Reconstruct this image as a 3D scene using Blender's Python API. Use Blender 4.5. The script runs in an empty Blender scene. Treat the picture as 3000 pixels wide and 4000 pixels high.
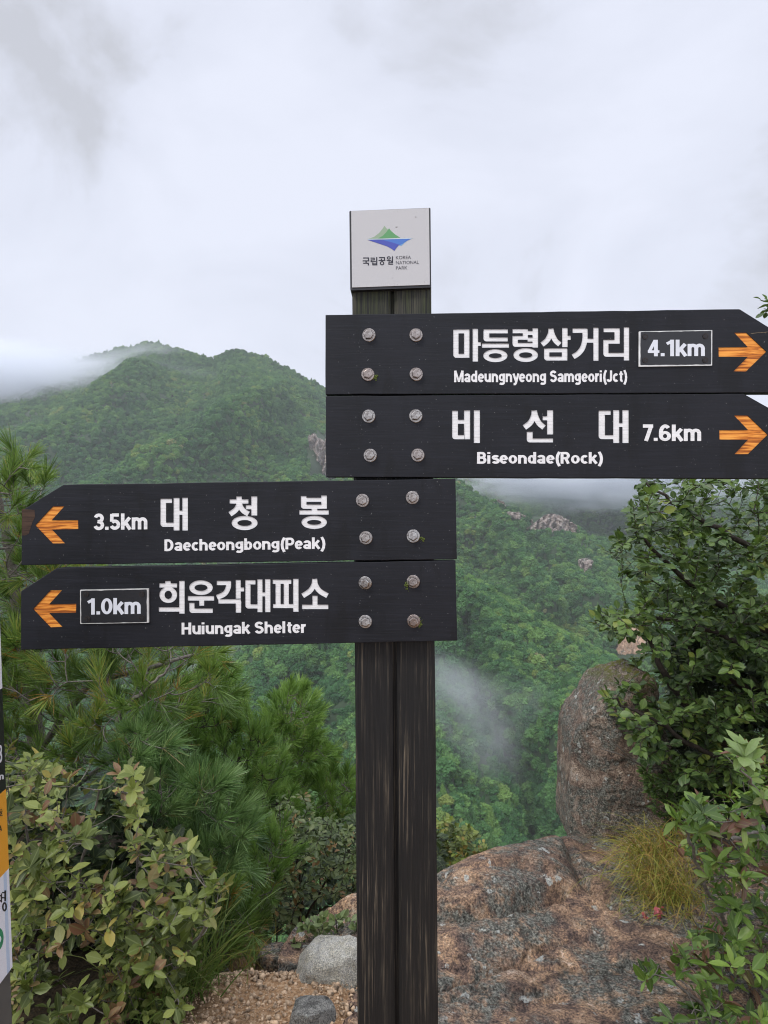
import bpy, bmesh, math, random
import numpy as np
from mathutils import Vector, Matrix
S = bpy.context.scene
COL = S.collection
R = math.radians
# ---------------------------------------------------------------- camera, world, sun, exposure
FPX, CX, CY, CZ = 2774.0, 1500.0, 2000.0, 1.6
cd = bpy.data.cameras.new("camera"); cam = bpy.data.objects.new("camera", cd); COL.objects.link(cam)
cam.location = (0, 0, CZ); cam.rotation_euler = (R(90), 0, 0)
cd.sensor_fit = 'VERTICAL'; cd.sensor_height = 36; cd.lens = 36 * FPX / 4000
cd.clip_start = 0.05; cd.clip_end = 20000
cd.dof.use_dof = True; cd.dof.focus_distance = 1.4; cd.dof.aperture_fstop = 20.0
S.camera = cam
SUN_EL, SUN_AZ = R(48), R(226)          # azimuth measured from +Y clockwise: behind the viewer, to the left
wd = bpy.data.worlds.new("World"); S.world = wd; wd.use_nodes = True
def build_world():
    nt = wd.node_tree; nt.nodes.clear(); N = nt.nodes.new; L = nt.links.new
    out = N('ShaderNodeOutputWorld')
    sky = N('ShaderNodeTexSky'); sky.sky_type = 'NISHITA'; sky.sun_disc = False
    sky.sun_elevation = SUN_EL; sky.sun_rotation = SUN_AZ
    b1 = N('ShaderNodeBackground'); b1.inputs[1].default_value = 0.1; L(sky.outputs[0], b1.inputs[0])
    tc = N('ShaderNodeTexCoord')
    mp = N('ShaderNodeMapping'); mp.inputs['Scale'].default_value = (1.0, 1.0, 1.7); L(tc.outputs['Generated'], mp.inputs[0])
    n1 = N('ShaderNodeTexNoise'); n1.inputs['Scale'].default_value = 2.3; n1.inputs['Detail'].default_value = 7
    n1.inputs['Roughness'].default_value = 0.52; n1.inputs['Distortion'].default_value = 0.5; L(mp.outputs[0], n1.inputs[0])
    rp = N('ShaderNodeValToRGB'); L(n1.outputs[0], rp.inputs[0])
    e = rp.color_ramp.elements
    e[0].position = 0.37; e[0].color = (0.52, 0.535, 0.59, 1)
    e[1].position = 0.60; e[1].color = (0.735, 0.765, 0.875, 1)
    m = rp.color_ramp.elements.new(0.47); m.color = (0.675, 0.705, 0.81, 1)
    sx = N('ShaderNodeSeparateXYZ'); L(tc.outputs['Generated'], sx.inputs[0])
    zz = N('ShaderNodeMapRange'); zz.interpolation_type = 'SMOOTHSTEP'
    zz.inputs[1].default_value = 0.6; zz.inputs[2].default_value = 1.0; zz.inputs[3].default_value = 1.0; zz.inputs[4].default_value = 2.6
    L(sx.outputs[2], zz.inputs[0])
    yy = N('ShaderNodeMapRange'); yy.interpolation_type = 'SMOOTHSTEP'
    yy.inputs[1].default_value = 0.3; yy.inputs[2].default_value = -0.9; yy.inputs[3].default_value = 0.0; yy.inputs[4].default_value = 0.45
    L(sx.outputs[1], yy.inputs[0])
    ad = N('ShaderNodeMath'); ad.operation = 'ADD'; L(zz.outputs[0], ad.inputs[0]); L(yy.outputs[0], ad.inputs[1])
    b2 = N('ShaderNodeBackground'); L(rp.outputs[0], b2.inputs[0]); L(ad.outputs[0], b2.inputs[1])
    mx = N('ShaderNodeMixShader'); mx.inputs[0].default_value = 0.95
    L(b1.outputs[0], mx.inputs[1]); L(b2.outputs[0], mx.inputs[2]); L(mx.outputs[0], out.inputs[0])
build_world()
sl = bpy.data.lights.new("sun", 'SUN'); sl.energy = 1.5; sl.angle = R(14); sl.color = (1.0, 0.96, 0.9)
so = bpy.data.objects.new("sun", sl); COL.objects.link(so)
sdir = Vector((math.sin(SUN_AZ) * math.cos(SUN_EL), math.cos(SUN_AZ) * math.cos(SUN_EL), math.sin(SUN_EL)))
so.rotation_euler = sdir.to_track_quat('Z', 'Y').to_euler()
S.view_settings.view_transform = 'Standard'; S.view_settings.look = 'None'
S.view_settings.exposure = 0.22; S.view_settings.gamma = 1.0
S.render.engine = 'CYCLES'
S.cycles.max_bounces = 8; S.cycles.diffuse_bounces = 3; S.cycles.glossy_bounces = 2
S.cycles.transmission_bounces = 3; S.cycles.transparent_max_bounces = 8; S.cycles.volume_bounces = 8
S.cycles.use_denoising = True; S.cycles.denoiser = 'OPENIMAGEDENOISE'; S.cycles.denoising_input_passes = 'RGB_ALBEDO_NORMAL'; S.cycles.denoising_prefilter = 'ACCURATE'; S.cycles.use_adaptive_sampling = False; S.cycles.filter_width = 1.1; S.cycles.caustics_reflective = False; S.cycles.caustics_refractive = False
S.cycles.volume_max_steps = 64; S.cycles.volume_step_rate = 1.0

# ---------------------------------------------------------------- helpers
rng = np.random.default_rng(7)
ORG = {}
def P(x, y, Y): return np.array([(x - CX) / FPX * Y, Y, CZ - (y - CY) / FPX * Y])
K = 3000 / 1659.0
def PV(x, y, Y): return P(x * K, y * K, Y)
def tag(o, label=None, cat=None, group=None, kind=None):
    if label: o['label'] = label
    if cat: o['category'] = cat
    if group: o['group'] = group
    if kind: o['kind'] = kind
    return o
def empty(name, loc, label, cat, group=None):
    o = bpy.data.objects.new(name, None); COL.objects.link(o); o.location = tuple(loc); o.empty_display_size = 0.1
    ORG[o.name] = np.array(loc, float)
    return tag(o, label, cat, group)
def link(name, me, mat, parent=None, origin=None):
    o = bpy.data.objects.new(name, me); COL.objects.link(o)
    if mat is not None:
        for m in (mat if isinstance(mat, (list, tuple)) else [mat]): me.materials.append(m)
    org = np.zeros(3) if origin is None else np.array(origin, float)
    base = ORG[parent.name] if parent is not None else np.zeros(3)
    if parent is not None: o.parent = parent
    o.location = tuple(org - base); ORG[o.name] = org
    return o
def mk(name, V, F, mat, parent=None, origin=None, smooth=False, attr=None, midx=None):
    """world-space vertices -> one linked mesh object (verts stored relative to its origin)"""
    V = np.asarray(V, float)
    if origin is None: origin = ORG[parent.name] if parent is not None else np.zeros(3)
    Vl = V - np.asarray(origin, float)
    me = bpy.data.meshes.new(name)
    if isinstance(F, np.ndarray):
        n, k = F.shape
        me.vertices.add(len(Vl)); me.vertices.foreach_set('co', Vl.astype(np.float32).ravel())
        me.loops.add(n * k); me.loops.foreach_set('vertex_index', F.astype(np.int32).ravel())
        me.polygons.add(n); me.polygons.foreach_set('loop_start', np.arange(0, n * k, k, dtype=np.int32))
        me.update(calc_edges=True)
    else:
        me.from_pydata(Vl.tolist(), [], [list(f) for f in F]); me.update()
    if smooth: me.polygons.foreach_set('use_smooth', np.ones(len(me.polygons), bool))
    if midx is not None: me.polygons.foreach_set('material_index', np.asarray(midx, np.int32))
    if attr is not None:
        a = me.attributes.new('var', 'FLOAT_COLOR', 'POINT')
        c = np.ones((len(Vl), 4), np.float32); c[:, :attr.shape[1]] = attr
        a.data.foreach_set('color', c.ravel())
    return link(name, me, mat, parent, origin)
def unit(a): return a / np.maximum(np.linalg.norm(a, axis=-1, keepdims=True), 1e-9)
def smooth(x, a, b):
    t = np.clip((x - a) / (b - a), 0, 1); return t * t * (3 - 2 * t)
def _h(ix, iy, iz):
    n = (ix * 374761393 + iy * 668265263 + iz * 2147483647 * 3 + 1013904223) & 0xFFFFFFFF
    n = ((n ^ (n >> 13)) * 1274126177) & 0xFFFFFFFF; n = ((n ^ (n >> 15)) * 2246822519) & 0xFFFFFFFF
    return ((n ^ (n >> 16)) & 0xFFFFFF) / float(0xFFFFFF)
def vnoise(p):
    p = np.asarray(p, float); i = np.floor(p).astype(np.int64); f = p - i; f = f * f * (3 - 2 * f); r = 0
    for dx in (0, 1):
        for dy in (0, 1):
            for dz in (0, 1):
                w = (f[..., 0] if dx else 1 - f[..., 0]) * (f[..., 1] if dy else 1 - f[..., 1]) * (f[..., 2] if dz else 1 - f[..., 2])
                r = r + w * _h(i[..., 0] + dx, i[..., 1] + dy, i[..., 2] + dz)
    return r * 2 - 1
def fbm(p, o=4, g=0.5):
    p = np.asarray(p, float); a, s, r = 1.0, 0, 0
    for k in range(o): r = r + a * vnoise(p * 2.03 ** k + 17.3 * k); s += a; a *= g
    return r / s
# ---------------------------------------------------------------- node material kit
class NT:
    def __init__(s, name):
        s.m = bpy.data.materials.new(name); s.m.use_nodes = True; s.t = s.m.node_tree; s.t.nodes.clear()
        s.out = s.t.nodes.new('ShaderNodeOutputMaterial')
    def n(s, t, **kw):
        nd = s.t.nodes.new('ShaderNode' + t)
        for k, v in kw.items(): setattr(nd, k, v)
        return nd
    def L(s, a, b): s.t.links.new(a, b)
    def coord(s, kind='Object', scale=(1, 1, 1), rot=(0, 0, 0)):
        tc = s.n('TexCoord'); mp = s.n('Mapping'); mp.inputs['Scale'].default_value = scale; mp.inputs['Rotation'].default_value = rot
        s.L(tc.outputs[kind], mp.inputs[0]); return mp.outputs[0]
    def noise(s, vec, scale=5, detail=4, rough=0.5, dist=0):
        nd = s.n('TexNoise'); s.L(vec, nd.inputs['Vector'])
        for k, v in (('Scale', scale), ('Detail', detail), ('Roughness', rough), ('Distortion', dist)): nd.inputs[k].default_value = v
        return nd.outputs[0]
    def voro(s, vec, scale=5, feature='F1', rnd=1):
        nd = s.n('TexVoronoi', feature=feature); s.L(vec, nd.inputs['Vector']); nd.inputs['Scale'].default_value = scale
        nd.inputs['Randomness'].default_value = rnd; return nd.outputs['Distance']
    def ramp(s, fac, stops):
        nd = s.n('ValToRGB'); s.L(fac, nd.inputs[0]); e = nd.color_ramp.elements
        while len(e) < len(stops): e.new(0.5)
        for k, (p, c) in enumerate(stops):
            e[k].position = p; e[k].color = (*c, 1) if hasattr(c, '__len__') else (c, c, c, 1)
        return nd.outputs[0]
    def mix(s, fac, a, b, blend='MIX'):
        nd = s.n('Mix', data_type='RGBA', blend_type=blend)
        for sock, v in ((nd.inputs[0], fac), (nd.inputs[6], a), (nd.inputs[7], b)):
            if isinstance(v, (int, float)): sock.default_value = v
            elif isinstance(v, tuple): sock.default_value = (*v, 1)
            else: s.L(v, sock)
        return nd.outputs[2]
    def math(s, op, a, b=0.0):
        nd = s.n('Math', operation=op)
        for sock, v in ((nd.inputs[0], a), (nd.inputs[1], b)):
            if isinstance(v, (int, float)): sock.default_value = v
            else: s.L(v, sock)
        return nd.outputs[0]
    def bump(s, h, strength=0.3, dist=0.01, prev=None):
        nd = s.n('Bump'); nd.inputs['Strength'].default_value = strength; nd.inputs['Distance'].default_value = dist
        s.L(h, nd.inputs['Height'])
        if prev is not None: s.L(prev, nd.inputs['Normal'])
        return nd.outputs[0]
    def bsdf(s, col, rough=0.6, metal=0.0, normal=None, spec=0.5):
        b = s.n('BsdfPrincipled')
        for nm, v in (('Base Color', col), ('Roughness', rough), ('Metallic', metal), ('Specular IOR Level', spec)):
            if isinstance(v, tuple): b.inputs[nm].default_value = (*v, 1)
            elif isinstance(v, (int, float)): b.inputs[nm].default_value = v
            else: s.L(v, b.inputs[nm])
        if normal is not None: s.L(normal, b.inputs['Normal'])
        s.L(b.outputs[0], s.out.inputs[0]); return b
def plain(name, col, rough=0.6, metal=0.0, spec=0.5, var=0.12, scale=30, bs=0.1, bd=0.0005):
    t = NT(name); v = t.coord(); n = t.noise(v, scale, 4)
    lo = tuple(c * (1 - var) for c in col); hi = tuple(min(1, c * (1 + var)) for c in col)
    t.bsdf(t.ramp(n, [(0.3, lo), (0.7, hi)]), rough, metal, t.bump(n, bs, bd), spec); return t.m
def leaf_mat(name, stops, rough=0.45, trans=0.25, spec=0.4, rib=True):
    t = NT(name); a = t.n('Attribute', attribute_name='var'); sp = t.n('SeparateColor'); t.L(a.outputs[0], sp.inputs[0])
    c = t.ramp(sp.outputs[0], stops)
    if rib:   # paler midrib
        c = t.mix(t.ramp(sp.outputs[1], [(0.0, 0.35), (0.16, 0.0)]), c, (0.30, 0.36, 0.14))
    v = t.coord('Object'); n = t.noise(v, 140, 3)
    c = t.mix(t.ramp(n, [(0.45, 0.0), (0.75, 0.35)]), c, t.mix(0.5, c, (0.10, 0.085, 0.03)))
    b = t.bsdf(c, rough, 0, t.bump(n, 0.25, 0.001), spec)
    tr = t.n('BsdfTranslucent'); t.L(t.mix(0.35, c, (0.16, 0.26, 0.03)), tr.inputs[0])
    ms = t.n('MixShader'); ms.inputs[0].default_value = trans; t.L(b.outputs[0], ms.inputs[1]); t.L(tr.outputs[0], ms.inputs[2])
    t.L(ms.outputs[0], t.out.inputs[0]); return t.m
# ---------------------------------------------------------------- materials
def m_board():
    t = NT("charcoal_stained_board"); v = t.coord('Object', (1.2, 8, 24)); g = t.noise(v, 9, 8, 0.62, 0.3)
    v2 = t.coord('Object'); big = t.noise(v2, 7, 4, 0.55); spk = t.noise(v2, 260, 2, 0.5)
    c = t.ramp(g, [(0.28, (0.0038, 0.0042, 0.0058)), (0.5, (0.0056, 0.0062, 0.0090)), (0.75, (0.0112, 0.0122, 0.0175))])
    c = t.mix(t.ramp(big, [(0.42, 0.0), (0.68, 0.45)]), c, (0.0170, 0.0178, 0.0240))
    st = t.noise(t.coord('Object', (9, 9, 2.2)), 2.2, 5, 0.6, 0.4); c = t.mix(t.ramp(st, [(0.56, 0.0), (0.66, 0.6)]), c, (0.0035, 0.0035, 0.0042))
    sc = t.noise(t.coord('Object', (3, 30, 30)), 8, 6, 0.7, 1.0); c = t.mix(t.ramp(sc, [(0.66, 0.0), (0.72, 0.35)]), c, (0.075, 0.075, 0.08))
    c = t.mix(t.ramp(spk, [(0.725, 0.0), (0.76, 0.55)]), c, (0.22, 0.22, 0.22))
    t.bsdf(c, t.ramp(big, [(0.3, 0.50), (0.7, 0.62)]), 0, t.bump(g, 0.35, 0.0012), 0.30); return t.m
def m_post():
    t = NT("black_stained_weathered_timber"); v = t.coord('Object', (70, 30, 1.3)); g = t.noise(v, 3.0, 8, 0.65, 0.25)
    v3 = t.coord('Object', (260, 120, 5)); f = t.noise(v3, 2.2, 5, 0.6)
    v2 = t.coord('Object', (6, 6, 2.2)); big = t.noise(v2, 2.1, 4, 0.6)
    w = t.math('MULTIPLY', t.ramp(g, [(0.52, 0.0), (0.61, 1.0)]), t.ramp(big, [(0.40, 0.08), (0.62, 0.9)]))
    w = t.math('MULTIPLY', w, t.ramp(f, [(0.40, 0.15), (0.60, 1.0)]))
    base = t.ramp(f, [(0.3, (0.0055, 0.0052, 0.005)), (0.7, (0.014, 0.0135, 0.013))])
    wood = t.ramp(g, [(0.48, (0.045, 0.036, 0.026)), (0.66, (0.19, 0.155, 0.11))])
    c = t.mix(w, base, wood)
    gz = t.n('SeparateXYZ'); tc = t.n('TexCoord'); t.L(tc.outputs['Object'], gz.inputs[0])
    up = t.n('MapRange'); up.inputs[1].default_value = 1.82; up.inputs[2].default_value = 1.95; t.L(gz.outputs[2], up.inputs[0])
    mossy = t.math('MULTIPLY', up.outputs[0], t.ramp(f, [(0.38, 0.0), (0.65, 0.85)]))
    c = t.mix(mossy, c, t.ramp(big, [(0.4, (0.055, 0.062, 0.022)), (0.6, (0.10, 0.085, 0.07))]))
    h = t.math('ADD', g, f)
    t.bsdf(c, 0.62, 0, t.bump(h, 0.7, 0.0022), 0.35); return t.m
def m_routed(name, stops, gs, rough=0.55):
    t = NT(name); v = t.coord('Object', (4, 10, 60)); g = t.noise(v, gs, 5, 0.6, 0.6)
    t.bsdf(t.ramp(g, stops), rough, 0, t.bump(g, 0.5, 0.0012), 0.35); return t.m
MB, MP = m_board(), m_post()
MW = m_routed("white_routed_paint", [(0.25, (0.62, 0.61, 0.60)), (0.6, (0.80, 0.79, 0.78))], 6)
MO = m_routed("orange_stained_wood", [(0.38, (0.27, 0.070, 0.007)), (0.48, (0.62, 0.19, 0.018)), (0.62, (0.86, 0.36, 0.06))], 3.6)
MK = plain("black_enamel", (0.012, 0.012, 0.014), 0.4)
MVIN = plain("white_vinyl_figures", (0.66, 0.68, 0.72), 0.45, var=0.04)
MEDGE = plain("bare_plate_edge", (0.66, 0.65, 0.62), 0.4, 0.3, var=0.2, scale=60)
MSCR = plain("rusted_screw", (0.022, 0.017, 0.015), 0.55, 0.3, var=0.5, scale=400)
MINK = plain("navy_print", (0.008, 0.008, 0.018), 0.5)
def m_steel():
    t = NT("stainless_steel"); v = t.coord('Object'); n = t.noise(v, 420, 5, 0.7); b = t.noise(v, 90, 3)
    c = t.ramp(b, [(0.35, (0.26, 0.235, 0.22)), (0.65, (0.52, 0.50, 0.47))])
    oi = t.n('ObjectInfo'); c = t.mix(t.ramp(oi.outputs['Random'], [(0.2, 0.0), (1.0, 0.6)]), c, (0.30, 0.22, 0.185)); c = t.mix(t.ramp(n, [(0.52, 0.0), (0.64, 0.85)]), c, (0.05, 0.04, 0.03))
    t.bsdf(c, t.ramp(n, [(0.3, 0.14), (0.7, 0.38)]), 1.0, t.bump(n, 0.35, 0.0006), 0.5); return t.m
MST = m_steel()
def m_plaque():
    t = NT("grey_enamel_plaque"); v = t.coord('Object'); n = t.noise(v, 900, 2, 0.5); s = t.noise(v, 130, 2, 0.5)
    c = t.ramp(n, [(0.3, (0.44, 0.43, 0.43)), (0.7, (0.53, 0.52, 0.515))])
    c = t.mix(t.ramp(s, [(0.755, 0.0), (0.79, 0.8)]), c, (0.12, 0.10, 0.09))
    t.bsdf(c, 0.42, 0, t.bump(n, 0.08, 0.0003), 0.4); return t.m
MPLQ = m_plaque()
def m_rock(name, cols, lich=0.5, seed=0.0, scale=1.0, crack=1.0, moss=0.0):
    """granite: four body tones, grey lichen zones, white lichen spots, dark pits and joints"""
    t = NT(name); tc = t.n('TexCoord'); mp = t.n('Mapping'); mp.inputs['Location'].default_value = (seed, seed * 1.7, seed * 0.6)
    mp.inputs['Scale'].default_value = (scale,) * 3; t.L(tc.outputs['Object'], mp.inputs[0]); v = mp.outputs[0]
    mid = t.noise(v, 11, 9, 0.72, 0.35); fine = t.noise(v, 60, 5, 0.75); gr = t.noise(v, 120, 3, 0.7); big = t.noise(v, 2.4, 4, 0.55, 0.4)
    f = t.math('ADD', t.math('MULTIPLY', mid, 0.72), t.math('MULTIPLY', fine, 0.28))
    c = t.ramp(f, [(0.38, cols[0]), (0.47, cols[1]), (0.545, cols[2]), (0.64, cols[3])])
    c = t.mix(t.ramp(big, [(0.42, 0.65), (0.56, 0.0)]), c, t.ramp(f, [(0.40, cols[0]), (0.6, cols[1])]))
    z = t.noise(v, 3.4, 6, 0.62, 0.4); zf = t.noise(v, 26, 6, 0.7)
    zm = t.math('MULTIPLY', t.ramp(z, [(0.56 - 0.12 * lich, 0.0), (0.63 - 0.12 * lich, 1.0)]), t.ramp(zf, [(0.40, 0.15), (0.53, 0.95)]))
    c = t.mix(zm, c, t.ramp(fine, [(0.36, (0.060, 0.062, 0.052)), (0.5, (0.150, 0.155, 0.132)), (0.64, (0.30, 0.31, 0.27))]))
    w = t.noise(v, 17, 5, 0.55, 0.1); w2 = t.noise(v, 3.3, 2, 0.5)
    wm = t.math('MULTIPLY', t.ramp(w, [(0.63, 0.0), (0.655, 1.0)]), t.ramp(w2, [(0.50 - 0.1 * lich, 0.0), (0.56 - 0.1 * lich, 1.0)]))
    c = t.mix(t.math('MULTIPLY', wm, 0.9), c, (0.52, 0.54, 0.50))
    c = t.mix(1.0, c, t.ramp(gr, [(0.32, (0.40, 0.38, 0.37)), (0.50, (1.0, 1.0, 1.0)), (0.66, (1.55, 1.5, 1.45))]), 'MULTIPLY')
    if moss:
        g = t.n('NewGeometry'); nz = t.n('SeparateXYZ'); t.L(g.outputs['Normal'], nz.inputs[0]); pz = t.n('SeparateXYZ'); t.L(tc.outputs['Object'], pz.inputs[0])
        mr = t.n('MapRange'); mr.inputs[1].default_value = moss; mr.inputs[2].default_value = moss + 0.12; t.L(pz.outputs[2], mr.inputs[0])
        mm = t.math('MULTIPLY', mr.outputs[0], t.ramp(zf, [(0.46, 0.0), (0.54, 0.9)])); c = t.mix(mm, c, (0.17, 0.17, 0.02))
    wv = t.n('Mix', data_type='VECTOR'); wv.inputs[0].default_value = 0.12; t.L(v, wv.inputs[4])
    nv = t.n('TexNoise'); nv.inputs['Scale'].default_value = 3.0; t.L(v, nv.inputs['Vector']); t.L(nv.outputs[1], wv.inputs[5])
    ed = t.n('TexVoronoi', feature='DISTANCE_TO_EDGE'); ed.inputs['Scale'].default_value = 2.3; t.L(wv.outputs[1], ed.inputs['Vector'])
    jm = t.math('MULTIPLY', t.ramp(ed.outputs['Distance'], [(0.0, 1.0), (0.035, 0.0)]), t.ramp(big, [(0.45, 0.0), (0.55, crack)]))
    c = t.mix(t.math('MULTIPLY', jm, 0.85), c, (0.020, 0.015, 0.012))
    h = t.math('SUBTRACT', t.math('ADD', t.math('MULTIPLY', mid, 1.2), t.math('MULTIPLY', fine, 0.5)), t.math('MULTIPLY', jm, 0.6))
    n1 = t.bump(h, 1.0, 0.03); t.bsdf(c, 0.82, 0, t.bump(gr, 0.5, 0.003, n1), 0.3); return t.m
MSLAB = m_rock("granite_slab", [(0.070, 0.052, 0.048), (0.25, 0.165, 0.122), (0.52, 0.335, 0.200), (0.68, 0.55, 0.43)], 0.9, 3.1, 1.0, 0.7)
MBOUL = m_rock("granite_boulder", [(0.085, 0.062, 0.054), (0.26, 0.185, 0.140), (0.46, 0.36, 0.275), (0.62, 0.54, 0.46)], 1.15, 11.7, 1.25, 0.5, 0.86)
MWROCK = m_rock("pale_lichen_rock", [(0.62, 0.58, 0.46), (0.80, 0.77, 0.66), (0.86, 0.84, 0.76), (0.88, 0.87, 0.82)], -1.0, 5.0, 2.0, 0.4)
MGROCK = m_rock("grey_rock", [(0.18, 0.18, 0.165), (0.34, 0.335, 0.31), (0.46, 0.45, 0.41), (0.55, 0.54, 0.50)], 0.4, 8.0, 2.0)
MCLIFF = m_rock("cliff_rock", [(0.13, 0.10, 0.085), (0.30, 0.25, 0.225), (0.42, 0.37, 0.33), (0.5, 0.46, 0.42)], 0.0, 2.0, 0.03)
MTAN = m_rock("tan_cliff_rock", [(0.25, 0.15, 0.10), (0.46, 0.30, 0.20), (0.55, 0.39, 0.27), (0.6, 0.45, 0.33)], 0.0, 4.0, 0.03)
def m_ground():
    t = NT("gravelly_soil"); v = t.coord('Object'); b = t.noise(v, 2.5, 6, 0.6); g = t.voro(v, 75); g2 = t.noise(v, 60, 5, 0.7)
    c = t.ramp(g2, [(0.3, (0.13, 0.072, 0.038)), (0.5, (0.32, 0.190, 0.098)), (0.7, (0.47, 0.335, 0.215))])
    c = t.mix(t.ramp(b, [(0.50, 0.0), (0.68, 0.6)]), c, (0.07, 0.05, 0.032))
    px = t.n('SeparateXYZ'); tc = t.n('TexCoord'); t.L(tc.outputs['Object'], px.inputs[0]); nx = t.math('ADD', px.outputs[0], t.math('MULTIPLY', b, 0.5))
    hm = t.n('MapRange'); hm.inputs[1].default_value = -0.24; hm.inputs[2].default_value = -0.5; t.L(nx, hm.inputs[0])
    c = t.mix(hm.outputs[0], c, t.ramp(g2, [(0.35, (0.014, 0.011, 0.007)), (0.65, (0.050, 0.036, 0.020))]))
    t.bsdf(c, 0.9, 0, t.bump(t.math('ADD', g, g2), 0.8, 0.005), 0.2); return t.m
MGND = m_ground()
def m_bark(name, a, b):
    t = NT(name); v = t.coord('Object'); n = t.noise(v, 70, 6, 0.7)
    t.bsdf(t.ramp(n, [(0.3, a), (0.7, b)]), 0.85, 0, t.bump(n, 0.6, 0.003), 0.2); return t.m
MBARK = m_bark("grey_bark", (0.075, 0.062, 0.05), (0.26, 0.235, 0.205))
MBARKD = m_bark("dark_bark", (0.018, 0.014, 0.011), (0.07, 0.058, 0.047))
MPINE1 = leaf_mat("pine_needles_deep", [(0.0, (0.058, 0.112, 0.024)), (0.45, (0.140, 0.235, 0.042)), (0.86, (0.25, 0.365, 0.075)), (0.92, (0.40, 0.33, 0.06)), (1.0, (0.36, 0.14, 0.03))], 0.42, 0.32, 0.45, False)
MPINE2 = leaf_mat("pine_needles_fresh", [(0.0, (0.080, 0.165, 0.036)), (0.5, (0.185, 0.320, 0.062)), (0.94, (0.28, 0.43, 0.10)), (1.0, (0.34, 0.22, 0.05))], 0.42, 0.32, 0.45, False)
MPINE3 = leaf_mat("pine_needles_bluish", [(0.0, (0.066, 0.135, 0.046)), (0.5, (0.150, 0.265, 0.082)), (0.95, (0.31, 0.44, 0.18)), (1.0, (0.32, 0.21, 0.06))], 0.38, 0.3, 0.5, False)
MAZA = leaf_mat("azalea_leaves_bronzed", [(0.0, (0.036, 0.052, 0.010)), (0.4, (0.145, 0.185, 0.036)), (0.70, (0.265, 0.295, 0.075)), (0.80, (0.25, 0.15, 0.075)), (0.94, (0.15, 0.062, 0.036)), (1.0, (0.38, 0.31, 0.07))], 0.42, 0.28, 0.35)
MSML = leaf_mat("small_shrub_leaves", [(0.0, (0.050, 0.080, 0.026)), (0.5, (0.11, 0.155, 0.050)), (0.9, (0.23, 0.27, 0.115)), (1.0, (0.26, 0.14, 0.05))], 0.45, 0.25)
MBRD = leaf_mat("broad_leaves_deep", [(0.0, (0.026, 0.055, 0.015)), (0.5, (0.062, 0.115, 0.027)), (0.93, (0.13, 0.21, 0.040)), (1.0, (0.20, 0.24, 0.05))], 0.4, 0.25)
MUND = leaf_mat("shade_painted_leaves", [(0.0, (0.018, 0.032, 0.014)), (0.6, (0.032, 0.055, 0.020)), (1.0, (0.055, 0.085, 0.03))], 0.6, 0.1)  # leaf colour darkened to stand for shade deep inside the foliage
MRHO = leaf_mat("rhododendron_leaves", [(0.0, (0.030, 0.066, 0.012)), (0.45, (0.095, 0.175, 0.026)), (0.80, (0.22, 0.34, 0.060)), (0.90, (0.12, 0.065, 0.04)), (1.0, (0.17, 0.078, 0.05))], 0.38, 0.28, 0.4)
MRHOL = leaf_mat("rhododendron_leaves_fresh", [(0.0, (0.16, 0.25, 0.06)), (1.0, (0.26, 0.36, 0.11))], 0.38, 0.3, 0.5)
MYEL = leaf_mat("yellow_green_leaves", [(0.0, (0.065, 0.090, 0.022)), (0.5, (0.145, 0.185, 0.040)), (0.9, (0.24, 0.30, 0.055)), (1.0, (0.28, 0.20, 0.05))], 0.5, 0.25)
MGRS = leaf_mat("fresh_grass", [(0.0, (0.055, 0.095, 0.022)), (0.6, (0.12, 0.19, 0.04)), (1.0, (0.24, 0.26, 0.07))], 0.5, 0.3, 0.3, False)
MGRSO = leaf_mat("browning_grass", [(0.0, (0.18, 0.22, 0.034)), (0.5, (0.38, 0.37, 0.07)), (0.85, (0.50, 0.32, 0.10)), (1.0, (0.24, 0.10, 0.04))], 0.5, 0.3, 0.3, False)
MPINK = plain("pink_petals", (0.42, 0.10, 0.11), 0.6, scale=200)
MMOSS = plain("moss", (0.10, 0.13, 0.02), 0.9, var=0.6, scale=600, bs=0.8, bd=0.002)
def m_forest(name, stops):
    """species differ from crown to crown and, in patches, from slope to slope"""
    t = NT(name); oi = t.n('ObjectInfo'); pn = t.noise(oi.outputs['Location'], 0.011, 4, 0.6)
    f = t.math('ADD', t.math('MULTIPLY', oi.outputs['Random'], 0.64), t.math('MULTIPLY', t.ramp(pn, [(0.40, 0.0), (0.60, 1.0)]), 0.36))
    c = t.ramp(f, stops); v = t.coord('Object'); n = t.noise(v, 4.5, 6, 0.75); n2 = t.noise(v, 14, 3, 0.7)
    c = t.mix(1.0, c, t.ramp(n, [(0.32, 0.45), (0.68, 1.5)]), 'MULTIPLY')
    t.bsdf(c, 0.7, 0, t.bump(n2, 1.0, 0.2), 0.2); return t.m
MFOR = m_forest("forest_leaves", [(0.0, (0.018, 0.062, 0.022)), (0.30, (0.036, 0.108, 0.034)), (0.60, (0.066, 0.160, 0.044)), (0.85, (0.110, 0.215, 0.050)), (0.96, (0.17, 0.225, 0.05)), (1.0, (0.20, 0.19, 0.09))])
MHILL = plain("hill_undergrowth", (0.022, 0.045, 0.016), 0.9, var=0.3, scale=0.2, bs=0.0)

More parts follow.
